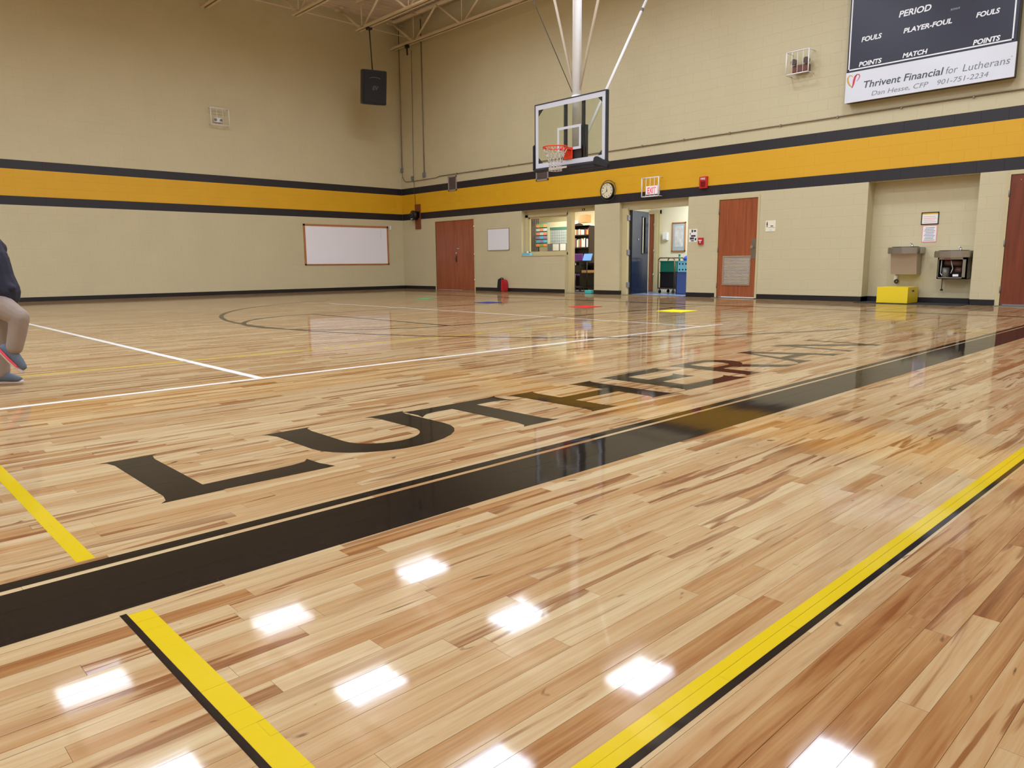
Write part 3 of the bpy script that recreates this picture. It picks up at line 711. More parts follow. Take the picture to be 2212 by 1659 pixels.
# office window
wn = thing('window_1', 'office window with cream metal frame above the ledge', None, (6.5, .2, 1.02), kind='structure')
mb = MB()
for a in ((5.69, 5.80, 1.02, 2.135), (7.27, 7.335, 1.02, 2.135), (5.69, 7.335, 1.02, 1.09), (5.69, 7.335, 2.07, 2.135)): mb.box(a[0], a[1], .15, .26, a[2], a[3])
mb.build('window_frame', FRAME, wn)
mb = MB()
for a in ((5.80, 5.84, 1.09, 2.07), (7.24, 7.27, 1.09, 2.07), (5.80, 7.27, 1.09, 1.125), (5.80, 7.27, 2.03, 2.07)): mb.box(a[0], a[1], .18, .23, a[2], a[3])
mb.build('sash', FRAME, wn); B_('pane', PANE, wn, 5.83, 7.25, .203, .208, 1.12, 2.035)
of = thing('door_6', 'cream metal frame of the open office doorway', None, (7.9, .2, 0), kind='structure')
mb = MB(); mb.box(7.335, 7.46, .12, .26, 0, 2.135); mb.box(8.354, 8.42, .19, .26, 0, 2.135); mb.build('door_frame', FRAME, of)
rs = thing('room_sign', 'tiny dark room number sign over the office doorway', 'sign', (7.82, .185, 2.15))
B_('plate', BLKPL, rs, 7.775, 7.865, .182, .19, 2.155, 2.205); B_('number', LETW, rs, 7.805, 7.835, .180, .1825, 2.168, 2.192)
# ledge box
lb = thing('tissue_box', 'light blue box on the left end of the window ledge', 'box', (5.84, .05, 1.02))
B_('carton', LBLUE, lb, 5.72, 6.0, -.0, .12, 1.02, 1.085, bev=.003)
mb = MB(); mb.tube((5.87, .06, 1.083), (5.875, .06, 1.14), .035, 10, .006); mb.build('tissue', PAPER, lb)
# office contents
bk = thing('bookcase', 'dark wood bookcase with arched top in the office', 'bookcase', (6.1, 2.4, 0))
X0, X1, Y0, Y1 = 5.50, 6.36, 2.15, 2.45
for a, b in ((X0, X0+.03), (X1-.03, X1)): B_('side_panel', DARKWOOD, bk, a, b, Y0, Y1, 0, 1.88)
B_('back_panel', DARKWOOD, bk, X0, X1, Y1-.01, Y1, 0, 1.88)
for z in (.08, .48, .86, 1.235, 1.60, 1.86): B_('shelf', DARKWOOD, bk, X0+.03, X1-.03, Y0, Y1-.01, z, z+.03)
MB().prism([(X0, 1.86), (X1, 1.86), (X1, 1.90)] + [(X0+.43+.16*math.cos(R(t)), 1.90+.07*math.sin(R(t))) for t in range(0, 181, 20)] + [(X0, 1.90)], lambda a, b: (a, Y0, b), lambda a, b: (a, Y0+.03, b)).build('arched_crest', DARKWOOD, bk)
bcol = [('cream', C(226, 214, 206)), ('pink', C(196, 110, 110)), ('tan', C(224, 206, 160)), ('white', C(236, 236, 232)), ('dark grey', C(50, 60, 70)), ('yellow', C(214, 200, 80)), ('red', C(170, 60, 60)), ('grey-green', C(120, 140, 120)), ('blue', C(90, 110, 150))]
ords = 'first second third fourth fifth sixth seventh eighth ninth tenth eleventh twelfth thirteenth fourteenth fifteenth sixteenth seventeenth eighteenth nineteenth twentieth'.split()
for zs, hh, lab in ((1.265, .27, 'middle'), (1.63, .18, 'upper')):
    xx = 5.55; i = 0
    while xx < 6.28:
        tw = rnd.choice((.03, .04, .05, .055)); h_ = hh*rnd.uniform(.75, 1); nm_, cc_ = bcol[rnd.randrange(len(bcol))]
        o = B_('book', mat('book_'+nm_, cc_, .6), None, xx, xx+tw-.003, Y0+.02, Y0+.2, zs+.0005, zs+h_, bev=.002)
        tag(o, '%s upright book, %s from the left on the %s bookcase shelf' % (nm_, ords[min(i, 19)], lab), 'book', 'books on the %s office shelf' % lab); xx += tw; i += 1
tag(B_('cardboard_box', CARDB, None, 5.93, 6.21, 2.18, 2.40, 1.985, 2.215, bev=.003), 'brown cardboard box on top of the bookcase', 'box')
tag(B_('paper_stack', PAPER, None, 6.235, 6.345, 2.17, 2.40, 1.891, 1.93), 'white paper stack beside the cardboard box', 'paper')
# teacher cart with laptop
ck = thing('media_cart', 'black rolling cart with shelves in the office doorway', 'cart', (7.0, 1.1, 0))
for xx in (6.70, 7.30):
    for yy in (.95, 1.35): MB().tube((xx, yy, .06), (xx, yy, .84), .014, 8).build('post', BLKPL, ck); MB().disc((xx, yy, .04), .038, 'x', .025, 12).build('caster', BLKPL, ck)
for z in (.10, .50, .82): B_('shelf', BLKPL, ck, 6.68, 7.32, .93, 1.37, z, z+.025)
B_('panel', BLKPL, ck, 6.69, 7.31, 1.34, 1.36, .12, .8)
lp = thing('laptop', 'open laptop with a pale blue screen on the black cart', 'laptop', (7.06, 1.15, .845))
B_('base', BLKPL, lp, 6.90, 7.22, 1.0, 1.22, .846, .862)
sc = pydata('screen', [(6.91, 1.21, .865), (7.21, 1.21, .865), (7.21, 1.29, 1.055), (6.91, 1.29, 1.055), (6.91, 1.222, .865), (7.21, 1.222, .865), (7.21, 1.302, 1.055), (6.91, 1.302, 1.055)], [(0, 1, 2, 3), (7, 6, 5, 4), (0, 4, 5, 1), (1, 5, 6, 2), (2, 6, 7, 3), (3, 7, 4, 0)], mat('screen_lit', C(90, 140, 210), .3, emit=(C(120, 165, 225), .8)), lp)
tag(B_('printer', BLKPL, None, 6.72, 7.05, .97, 1.3, .526, .74, bev=.015), 'black printer on the middle shelf of the cart', 'printer')
tag(B_('box_file', CARDB, None, 7.08, 7.28, .97, 1.3, .526, .60, bev=.003), 'brown folder box beside the printer', 'box')
ch = thing('purple_chair', 'purple-backed chair standing beside the black cart', 'chair', (6.55, 1.3, 0))
B_('backrest', PURPLE, ch, 6.42, 6.72, 1.42, 1.46, .82, 1.06, bev=.015); B_('seat', PURPLE, ch, 6.40, 6.66, 1.46, 1.85, .43, .47, bev=.012)
for xx in (6.44, 6.64):
    for yy in (1.45, 1.82): MB().tube((xx, yy, 0), (xx, yy, .44 if yy > 1.5 else .84), .012, 8).build('leg', STAIN, ch)
tag(B_('small_box', TEAL, None, 7.90, 8.13, .16, .30, .0005, .085, bev=.004), 'small teal box on the floor in the office doorway', 'box')
tag(B_('office_desk', mat('desk_top', C(206, 196, 180), .4), None, 6.95, 8.30, 2.0, 2.7, .70, .74), 'pale desk top at the right of the office', 'desk')
for xx in (7.0, 8.2): B_('desk_leg_panel', DARKWOOD, bpy.data.objects['office_desk'], xx, xx+.04, 2.02, 2.68, 0, .70)
tag(B_('storage_carton', mat('orange_card', C(214, 84, 40), .6), None, 7.08, 7.3, 2.1, 2.3, .741, .95, bev=.004), 'orange carton on the office desk', 'box')
tag(B_('paper_sheets', PAPER, None, 7.35, 7.7, 2.05, 2.35, .741, .80), 'white papers on the office desk', 'paper')
# curtain, charts on the office wall / window side
cv = []; cf = []
for i in range(41):
    a = 3.62+i*.55/40; yy = 2.30+.03*math.sin(i*1.1); cv += [(a, yy, .004), (a, yy, 2.35)]
for i in range(40): cf.append((2*i, 2*i+2, 2*i+3, 2*i+1))
cu = pydata('curtain', cv, cf, CURTAIN); sm = cu.modifiers.new('s', 'SOLIDIFY'); sm.thickness = .012
tag(cu, 'speckled dark grey curtain behind the office window', 'curtain')
pc = thing('pocket_chart', 'colourful six-row pocket chart hanging behind the office window', 'chart', (4.55, 2.0, 1.3))
B_('backing', mat('chart_green', C(78, 128, 108), .7), pc, 4.30, 4.79, 2.0, 2.012, 1.32, 2.02)
for xx in (4.33, 4.76): MB().tube((xx, 2.02, 0), (xx, 2.02, 2.02), .01, 8).build('stand_post', GREYP, pc)
pal = [C(206, 120, 70), C(128, 96, 150), C(150, 170, 170), C(110, 140, 70), C(70, 150, 180), C(196, 110, 90)]
for rw in range(6):
    z = 1.93-rw*.117
    for cl in range(3):
        B_('card', mat('card%d' % ((rw*2+cl*3+rw//2) % 6), pal[(rw*2+cl*3+rw//2) % 6], .7), pc, 4.32+cl*.155, 4.465+cl*.155, 1.993, 1.999, z-.03, z+.055)
    B_('pocket', BLKPL, pc, 4.30, 4.79, 1.990, 1.996, z-.042, z-.028)
cl_ = thing('wall_calendar', 'large white grid calendar with a green header in the office', 'calendar', (4.55, 2.79, 1.4))
B_('sheet', mat('cal_sheet', C(176, 186, 188), .7), cl_, 4.18, 4.87, 2.79, 2.8, 1.42, 1.85)
B_('header', mat('chart_green', C(78, 128, 108), .7), cl_, 4.16, 4.95, 2.785, 2.8, 1.86, 1.935)
for i in range(8): B_('grid_line', GREYP, cl_, 4.18+i*.0975, 4.184+i*.0975, 2.786, 2.79, 1.42, 1.85)
for i in range(6): B_('grid_line', GREYP, cl_, 4.18, 4.87, 2.786, 2.79, 1.42+i*.085, 1.424+i*.085)
tag(B_('cork_panel', mat('panel_grey', C(96, 90, 90), .8), None, 4.9, 5.35, 2.80, 2.83, 1.2, 2.0), 'dark panel next to the wall calendar', 'panel')
B_('panel_support', GREYP, bpy.data.objects['cork_panel'], 4.0, 5.35, 2.801, 2.9, .0, 1.42); B_('panel_board', ROOMW, bpy.data.objects['cork_panel'], 4.0, 5.35, 2.801, 2.9, 1.42, 2.1)
for i, (a, b) in enumerate(((4.28, 4.54), (4.60, 4.84))):
    tag(B_('posted_sheet', PAPER, None, a, b, 2.79, 2.796, 1.2, 1.41), ('left white sheet posted below the calendar', 'right white sheet posted below the calendar')[i], 'paper')
# office ceiling panels, and added hall panels in place of the daylight there
def panel_light(x, y, sx, sy, pw, col, label):
    t = thing('ceiling_panel', label, 'light', (x, y, 2.66))
    B_('tray', WHITE, t, x-sx/2-.03, x+sx/2+.03, y-sy/2-.03, y+sy/2+.03, 2.67, 2.70)
    ld = bpy.data.lights.new('lamp', 'AREA'); ld.shape = 'RECTANGLE'; ld.size = sx; ld.size_y = sy; ld.energy = pw; ld.color = col
    lo = bpy.data.objects.new('lamp', ld); COL.objects.link(lo); lo.location = (0, 0, .005); lo.parent = t
panel_light(5.2, 1.5, .6, 1.2, 120, (1, .93, .8), 'fluorescent panel in the office ceiling, left')
panel_light(7.4, 1.7, .6, 1.2, 100, (1, .93, .8), 'fluorescent panel in the office ceiling, right')
panel_light(10.6, 1.15, 1.2, .6, 100, (.82, .91, 1.06), 'added cool panel in the hall ceiling, standing in for daylight')
panel_light(12.4, 1.15, 1.2, .6, 60, (.8, .9, 1.0), 'added cool panel at the far end of the hall, standing in for daylight')

# ================================================================== THINGS ON THE WALLS
# whiteboards
def whiteboard_A():
    t = thing('whiteboard', 'large white board with wooden frame on the side wall', 'whiteboard', (.02, -2.14, .81))
    y0, y1, z0, z1 = -3.675, -.614, .81, 2.045; f = .055
    mb = MB()
    for a in ((y0, y0+f, z0, z1), (y1-f, y1, z0, z1), (y0, y1, z0, z0+f*.6), (y0, y1, z1-f, z1)): mb.box(.0, .03, a[0], a[1], a[2], a[3])
    mb.build('frame', OAKT, t); B_('panel', mat('board_white', C(240, 237, 242), .3), t, .004, .018, y0+f, y1-f, z0+.03, z1-f)
    for i in range(5): B_('pen_mark', LETL, t, .018, .019, y1-.30, y1-.285, z1-.12-i*.065, z1-.10-i*.065)
whiteboard_A()
t = thing('whiteboard', 'small frameless white board between double door and office window', 'whiteboard', (4.73, -.015, 1.19))
B_('panel', SIGNW, t, 4.285, 5.185, -.018, 0, 1.195, 1.80, bev=.003)
mb = MB()
for a in ((4.275, 5.195, 1.185, 1.197), (4.275, 5.195, 1.798, 1.81), (4.275, 4.287, 1.185, 1.81), (5.183, 5.195, 1.185, 1.81)): mb.box(a[0], a[1], -.022, 0, a[2], a[3])
mb.build('edge_trim', STAINB, t)
tag(MB().box(0, .03, -.545, -.495, 1.93, 2.07, .006).tube((.031, -.52, 1.97), (.05, -.52, 1.97), .01).build('wall_hook', WHITE), 'small white wall hook at the right of the large whiteboard', 'hook')
# vents
def vent(x0, x1, z0, z1, label):
    t = thing('return_vent', label, 'vent', ((x0+x1)/2, -.01, z0), 'grey vents in the upper black stripe')
    mb = MB(); f = .035
    for a in ((x0, x1, z0, z0+f), (x0, x1, z1-f, z1), (x0, x0+f, z0, z1), (x1-f, x1, z0, z1)): mb.box(a[0], a[1], -.02, 0, a[2], a[3])
    mb.build('frame', mat('vent_grey', C(150, 140, 134), .5), t)
    B_('backing', mat('vent_dark', C(84, 70, 62), .7), t, x0+f, x1-f, -.004, 0, z0+f, z1-f)
    n = 9
    for i in range(n):
        z = z0+f+(i+.3)*(z1-z0-2*f)/n; B_('slat', mat('vent_slat', C(110, 94, 86), .6), t, x0+f, x1-f, -.014, -.005, z, z+.012)
vent(2.478, 2.885, 3.03, 3.47, 'grey louvred vent above the double door')
vent(6.281, 6.742, 3.01, 3.46, 'grey louvred vent under the lower left backboard corner')
# clock in wire guard
t = thing('wall_clock', 'round wall clock inside a dark wire guard on the gold band', 'clock', (8.8, -.02, 2.57))
cx, cz = 8.797, 2.567
MB().disc((cx, -.03, cz), .20, 'y', .06, 40).build('case', BLKPL, t)
fc = MB().disc((cx, -.0625, cz), .178, 'y', .006, 40).build('dial', mat('dial_cream', C(222, 214, 180), .5), t)
for h in range(12):
    a = R(h*30); r_ = .145; text('numeral', str(h if h else 12), .055, BLKPL, fc, (cx+r_*math.sin(a), -.0665, cz+r_*math.cos(a)-.02), align='CENTER', off=.002)
def hand(ang, ln, wd, nm):
    d = Vector((math.sin(R(ang)), 0, math.cos(R(ang)))); n_ = Vector((d.z, 0, -d.x)); o = Vector((cx, -.069, cz))
    pydata(nm, [o-d*.03+n_*wd, o-d*.03-n_*wd, o+d*ln-n_*wd*.4, o+d*ln+n_*wd*.4], [(0, 1, 2, 3)], BLKPL, t)
hand(-10, .10, .008, 'hour_hand'); hand(232, .14, .005, 'minute_hand')
MB().torus((cx+.03, -.055, cz), .245, .008, 'y').build('guard_ring', DKMETAL, t)
mb = MB()
for a in range(45, 360, 90): mb.tube((cx+.03+.245*math.cos(R(a)), -.055, cz+.245*math.sin(R(a))), (cx+.03+.25*math.cos(R(a)), 0, cz+.25*math.sin(R(a))), .006, 6)
mb.build('guard_standoff', DKMETAL, t)
# wire cages
def cage(t, x0, x1, z0, z1, d, nb, P, m_=WHITE, r=.012):
    mb = MB(); c = [P(x0, z0, d), P(x1, z0, d), P(x1, z1, d), P(x0, z1, d)]
    for i in range(4): mb.tube(c[i], c[(i+1) % 4], r, 8)
    mb.build('front_frame', m_, t)
    for i in range(nb):
        x = x0+(x1-x0)*(i+1)/(nb+1); MB().tube(P(x, z0, d), P(x, z1, d), r*.5, 6).build('bar', m_, t)
    mb = MB()
    for x, z in ((x0, z0), (x1, z0), (x1, z1), (x0, z1)): mb.tube(P(x, z, d), P(x, z, 0), r*.7, 6)
    mb.build('standoff', m_, t)
PBk = lambda u, z, d: (u, -d, z)
PAk = lambda u, z, d: (d, u, z)
t = thing('exit_sign', 'EXIT sign inside a white wire guard over the hall doorway', 'exit sign', (10.16, -.1, 2.34))
cage(t, 9.925, 10.40, 2.33, 2.755, .15, 3, PBk, r=.014)
hb = B_('housing', SIGNW, t, 9.985, 10.335, -.09, 0, 2.375, 2.575, bev=.006)
B_('face', mat('exit_face', C(238, 222, 222), .4, emit=((1, .75, .75, 1), .35)), t, 9.995, 10.325, -.093, -.09, 2.385, 2.565)
text('lettering', 'EXIT', .19, mat('exit_red', C(226, 24, 44), .4, emit=((1, .05, .1, 1), .5)), t, (10.04, -.095, 2.405), off=.004, width=.235)
t = thing('guarded_light', 'white wire cage over a small fixture on the side wall', 'emergency light', (.08, -6.05, 4.61))
cage(t, -6.295, -5.80, 4.605, 5.037, .15, 2, PAk, r=.012)
B_('housing', SIGNW, t, .0, .09, -6.17, -5.97, 4.68, 4.80, bev=.008)
MB().disc((.10, -6.15, 4.74), .035, 'x', .03, 16).build('lamp_head', GREYP, t); MB().disc((.10, -6.0, 4.74), .035, 'x', .03, 16).build('lamp_head', GREYP, t)
B_('mounting_rail', CREAM, t, .0, .02, -6.28, -5.84, 4.90, 4.93)
t = thing('guarded_horn', 'white wire cage over a brown twin-lamp fixture left of the scoreboard', 'emergency light', (13.65, -.1, 4.42))
cage(t, 13.44, 13.89, 4.42, 4.838, .25, 3, PBk, r=.013)
BRN = mat('brown_housing', C(110, 62, 50), .5)
B_('housing', BRN, t, 13.51, 13.82, -.13, 0, 4.47, 4.60, bev=.01)
B_('battery_case', mat('beige_housing', C(190, 176, 146), .5), t, 13.56, 13.76, -.12, 0, 4.60, 4.66, bev=.006)
for xx in (13.555, 13.80): MB().tube((xx, -.10, 4.665), (xx, -.18, 4.655), .052, 16, .06).build('lamp_head', mat('lamp_dark', C(96, 84, 76), .35), t)
# fire alarm devices
t = thing('fire_strobe', 'red fire alarm strobe on the gold band', 'fire alarm', (11.52, -.02, 2.42))
B_('body', RED, t, 11.42, 11.617, -.05, 0, 2.412, 2.668, bev=.008); B_('lens', mat('strobe_dark', C(120, 16, 24), .2), t, 11.465, 11.57, -.062, -.05, 2.45, 2.565, bev=.004)
text('lettering', 'FIRE', .06, LETW, t, (11.45, -.0515, 2.60), off=.001, width=.12)
t = thing('fire_pull', 'small red fire alarm pull station beside the hall doorway', 'fire alarm', (11.49, -.02, 1.18))
B_('body', RED, t, 11.428, 11.552, -.045, 0, 1.184, 1.332, bev=.006); MB().box(11.45, 11.53, -.055, -.045, 1.262, 1.285).box(11.48, 11.50, -.055, -.045, 1.215, 1.27).build('pull_handle', LETW, t)
t = thing('posted_notice', 'white printed notice taped left of the pull station', 'notice', (11.27, -.004, 1.24))
B_('sheet', PAPER, t, 11.165, 11.378, -.004, 0, 1.245, 1.535)
for i, (a, b, c, d) in enumerate(((11.23, 11.27, 1.46, 1.52), (11.29, 11.35, 1.47, 1.51), (11.19, 11.21, 1.41, 1.45), (11.22, 11.34, 1.36, 1.40), (11.19, 11.30, 1.30, 1.35), (11.32, 11.36, 1.28, 1.33), (11.22, 11.30, 1.26, 1.285))): B_('print', INK, t, a, b, -.0048, -.004, c, d)
t = thing('restroom_sign', 'white plastic restroom sign with a standing figure pictogram', 'sign', (13.14, -.006, 1.41))
B_('plate', mat('sign_cream', C(232, 226, 200), .4), t, 13.03, 13.255, -.008, 0, 1.41, 1.636, bev=.002)
mb = MB(); mb.disc((13.065, -.0085, 1.602), .011, 'y', .001, 14); mb.box(13.052, 13.078, -.009, -.008, 1.545, 1.588); mb.box(13.055, 13.063, -.009, -.008, 1.50, 1.548); mb.box(13.067, 13.075, -.009, -.008, 1.50, 1.548); mb.build('pictogram', BLKPL, t)
B_('text_line', BLKPL, t, 13.14, 13.20, -.0088, -.008, 1.512, 1.53); B_('braille_line', INK, t, 13.09, 13.24, -.0088, -.008, 1.487, 1.493); B_('rule', LBLUE, t, 13.12, 13.17, -.0088, -.008, 1.437, 1.447)
# conduits
t = tag(MB().path([(.335, -.02, 3.49), (.62, -.02, 3.48), (1.9, -.02, 3.49), (2.05, -.02, 3.52), (9.4, -.02, 3.515), (16.0, -.02, 3.53), (XMAX-.1, -.02, 3.53)], .011, 6).build('conduit', CONDUIT), 'long grey conduit running above the black stripe', 'conduit')
mb = MB()
for i in range(18): mb.box(2.9+i*1.15, 2.93+i*1.15, -.034, 0, 3.50, 3.545)
mb.build('strap', CONDUIT, t)
t = tag(MB().path([(.12, -.02, 8.3), (.085, -.02, 3.90)], .014, 6).path([(.085, -.02, 3.82), (.10, -.02, 3.66), (.2, -.02, 3.53), (.335, -.02, 3.49)], .011, 6).build('conduit', CONDUIT), 'vertical conduit in the corner curving into the long one', 'conduit')
B_('junction_box', GREYP, t, .04, .13, -.05, 0, 3.82, 3.95)
t = tag(MB().path([(1.30, -.02, 8.3), (1.285, -.02, 3.70)], .018, 6).build('conduit', CONDUIT), 'vertical conduit dropping to a junction box left of the vent', 'conduit')
B_('junction_box', GREYP, t, 1.22, 1.35, -.05, 0, 3.56, 3.70)
t = tag(MB().path([(.78, -.015, 7.5), (.70, -.015, 3.62), (.76, -.012, 2.74)], .006, 5).build('cable', DKMETAL), 'thin cable hanging down to the wall fan', 'cable')
B_('junction_box', GREYP, t, .60, .69, -.045, 0, 3.52, 3.64)
tag(MB().box(.93, 1.05, -.38, -.28, 7.46, 7.55, .01).tube((.98, -.33, 7.46), (.99, -.33, 7.25), .025, 8).build('joist_clamp', BLKPL), 'black clamp hanging under the joist above the corner', 'clamp')
# board with speaker / fan
tag(B_('mounting_board', BOARDW, None, .745, 1.02, -.035, 0, 1.945, 2.735, bev=.003), 'upright stained wooden board on the corner wall', 'board')
t = thing('wall_fan', 'round black wall fan fixed to the wooden board', 'fan', (.85, -.2, 2.38))
MB().tube((.84, -.05, 2.38), (.80, -.16, 2.38), .15, 24, .15).build('cage', BLKPL, t)
MB().torus((.80, -.165, 2.38), .15, .012, 'y', 28, 6).build('rim', BLKPL, t)
for i in range(4):
    a = R(i*90+20); o = Vector((.80, -.172, 2.38)); d = Vector((math.cos(a), 0, math.sin(a))); n_ = Vector((-d.z, 0, d.x))
    pydata('blade', [o+d*.03-n_*.02, o+d*.03+n_*.02, o+d*.135+n_*.05, o+d*.135-n_*.03], [(0, 1, 2, 3)], DKMETAL, t)
MB().disc((.80, -.18, 2.38), .03, 'y', .03, 16).build('hub', DKMETAL, t); B_('bracket', BLKPL, t, .80, 1.0, -.06, -.035, 2.30, 2.50); B_('name_plate', LETW, t, .70, .80, -.185, -.178, 2.262, 2.282)

# hanging loudspeaker
t = thing('loudspeaker', 'black loudspeaker hanging from a joist in the corner', 'loudspeaker', (1.37, -1.9, 5.5))
scx, scy = 1.42, -1.95; SA, TLT = R(-17), R(10)
FD = Vector((math.cos(SA)*math.cos(TLT), math.sin(SA)*math.cos(TLT), -math.sin(TLT))); RD = Vector((-math.sin(SA), math.cos(SA), 0)); UD = FD.cross(RD)*-1
UD = RD.cross(FD)*(1 if RD.cross(FD).z > 0 else -1)
def sp(x, y, z): return Vector((scx, scy, 5.97))+RD*x-FD*y+UD*z      # x right, -y toward the front, z up
wv, hv, dp = .36, .47, .26
mb = MB(); mb.prism([(-wv, -dp), (wv, -dp), (wv, .0), (wv*.62, dp), (-wv*.62, dp), (-wv, .0)], lambda a, b: sp(a, b, -hv), lambda a, b: sp(a, b, hv))
bmesh.ops.bevel(mb.bm, geom=list(mb.bm.edges), offset=.02, segments=2, affect='EDGES'); mb.build('cabinet', BLKPL, t)
mb = MB(); mb.prism([(-wv*.88, -hv*.9), (wv*.88, -hv*.9), (wv*.88, hv*.9), (-wv*.88, hv*.9)], lambda a, b: sp(a, -dp-.004, b), lambda a, b: sp(a, -dp-.02, b)); mb.build('grille', mat('grille_black', C(24, 22, 25), .7), t)
mb = MB(); pts = [sp(.17*math.cos(R(a)), -dp-.022, .22+.05*math.sin(R(a))) for a in range(20, 161, 14)]; mb.path(pts, .007, 6); mb.build('horn_lip', GREYP, t)
SPL = mat('speaker_logo', C(96, 96, 104), .4, metal=.5)
lg = text('logo', 'EV', .15, SPL, None, (0, 0, 0), rot=(0, 0, 0), shear=.2, off=.004, align='CENTER')
for v in lg.data.vertices: v.co = sp(v.co.x, -dp-.023, v.co.y-.07)
lg.parent = t; lg.matrix_parent_inverse = Matrix.Translation(-t.location)
MB().tube(sp(0, .0, hv), (1.60, -2.1, 7.57), .018, 8).build('drop_pole', DKMETAL, t)
MB().tube(sp(0, .0, hv)+Vector((0, 0, .14)), sp(0, .0, hv)+Vector((0, 0, .2)), .024, 8).build('coupling', GOLD, t)
MB().box(1.53, 1.67, -2.17, -2.04, 7.51, 7.57).build('beam_clamp', DKMETAL, t)

# ================================================================== BASKETBALL GOAL
YB = -3.9; BX0, BX1, BZ0, BZ1 = 10.083, 11.858, 2.665, 3.863
g = thing('basketball_goal', 'ceiling-hung glass basketball backboard with orange rim and white net', 'basketball goal', ((BX0+BX1)/2, YB, BZ0))
bmid = (BX0+BX1)/2; BT = .035
gl = B_('backboard', GLASS, g, BX0+.01, BX1-.01, YB, YB+.012, BZ0+.01, BZ1-.01)
WB = mat('border_white', C(206, 208, 216), .35); bw = .088
mb = MB()
for a in ((BX0, BX1, BZ0, BZ0+bw), (BX0, BX1, BZ1-bw, BZ1), (BX0, BX0+bw*.85, BZ0+bw, BZ1-bw), (BX1-bw*.85, BX1, BZ0+bw, BZ1-bw)): mb.box(a[0], a[1], YB-.002, YB, a[2], a[3])
mb.build('border', WB, gl)
tx0, tx1, tz0, tz1 = 10.67, 11.275, 2.925, 3.37; tw = .048
mb = MB()
for a in ((tx0, tx1, tz0, tz0+tw), (tx0, tx1, tz1-tw, tz1), (tx0, tx0+tw, tz0+tw, tz1-tw), (tx1-tw, tx1, tz0+tw, tz1-tw)): mb.box(a[0], a[1], YB-.002, YB, a[2], a[3])
mb.build('target_square', WB, gl)
mb = MB(); f = .022
for a in ((BX0-f, BX0, BZ0-f, BZ1+f), (BX1, BX1+f, BZ0-f, BZ1+f), (BX0, BX1, BZ1, BZ1+f), (BX0, BX1, BZ0-f, BZ0)): mb.box(a[0], a[1], YB-.006, YB+.07, a[2], a[3])
for sx, sz in ((1, -1), (1, 1), (-1, 1), (-1, -1)):
    X = BX0 if sx > 0 else BX1; Z = BZ0 if sz > 0 else BZ1
    q = [(X+sx*.07, Z+sz*.085), (X+sx*.19, Z+sz*.085), (X+sx*.07, Z+sz*.20)]
    mb.prism(q, lambda a, b: (a, YB+.014, b), lambda a, b: (a, YB+.024, b))
mb.build('frame', DKMETAL, g)
for xx in (10.835, 11.285): B_('upright', DKMETAL, g, xx-.025, xx+.025, YB+.03, YB+.085, BZ0+.03, BZ1)
B_('mount_plate', DKMETAL, g, 10.80, 11.33, YB+.03, YB+.07, 2.73, 2.98); B_('mount_arm', DKMETAL, g, 11.22, 11.33, YB+.05, YB+.14, 2.75, 3.36)
# padding along the lower edge
mb = MB(); mb.prism([(BX0-.075, BZ0-.05), (BX0+.0, BZ0-.05), (BX0+.0, BZ0+.46), (BX0-.075, BZ0+.46)], lambda a, b: (a, YB-.03, b), lambda a, b: (a, YB+.09, b)); bmesh.ops.bevel(mb.bm, geom=list(mb.bm.edges), offset=.022, segments=2, affect='EDGES'); mb.build('edge_pad', BLKRUB, g)
mb = MB(); mb.box(BX0-.02, BX1+.03, YB-.035, YB+.09, BZ0-.075, BZ0-.012, .022); mb.build('edge_pad', BLKRUB, g)
mb = MB(); mb.box(11.0, BX1+.02, YB-.03, YB+.09, 2.535, 2.61, .02); mb.build('edge_pad', BLKRUB, g)
mb = MB(); mb.prism([(11.63, 2.725), (11.70, 2.737), (11.995, 2.575), (11.965, 2.49), (11.60, 2.60)], lambda a, b: (a, YB-.06, b), lambda a, b: (a, YB-.004, b)); bmesh.ops.bevel(mb.bm, geom=list(mb.bm.edges), offset=.014, segments=2, affect='EDGES'); mb.build('corner_pad', BLKRUB, g)
# rim
rcx, rcy, rz, rr = bmid-.005, YB-.375, 2.945, .228
MB().torus((rcx, rcy, rz), rr, .011, 'z', 48, 8).build('rim', ORANGE, g)
mb = MB(); mb.box(rcx-.11, rcx+.11, YB-.03, YB-.003, rz-.19, rz+.03, .012); mb.box(rcx-.10, rcx+.10, YB-.16, YB-.02, rz-.03, rz+.018, .008)
mb.prism([(YB-.02, rz-.15), (YB-.02, rz-.02), (YB-.13, rz-.02)], lambda a, b: (rcx-.07, a, b), lambda a, b: (rcx+.07, a, b)); mb.build('rim_bracket', ORANGE, g)
mb = MB()
for i in range(24):
    a0, a1 = R(i*15), R(i*15+7.5)
    mb.path([(rcx+rr*math.cos(a0), rcy+rr*math.sin(a0), rz-.008), (rcx+rr*math.cos((a0+a1)/2), rcy+rr*math.sin((a0+a1)/2), rz-.04), (rcx+rr*math.cos(a1), rcy+rr*math.sin(a1), rz-.008)], .004, 5)
mb.build('net_hooks', ORANGE, g)
mb = MB(); rad = [.225, .175, .145, .125, .118, .125]; zz = [rz-.04, rz-.13, rz-.21, rz-.29, rz-.36, rz-.43]; NN = 12
for l in range(5):
    for i in range(NN):
        for sgn in (-1, 1):
            a0 = 2*math.pi*(i+(.5 if l % 2 else 0))/NN; a1 = a0+sgn*math.pi/NN
            mb.tube((rcx+rad[l]*math.cos(a0), rcy+rad[l]*math.sin(a0), zz[l]), (rcx+rad[l+1]*math.cos(a1), rcy+rad[l+1]*math.sin(a1), zz[l+1]), .004, 4)
    if l > 2: mb.torus((rcx, rcy, zz[l+1]), rad[l+1], .005, 'z', 20, 4)
mb.build('net', NET, g)
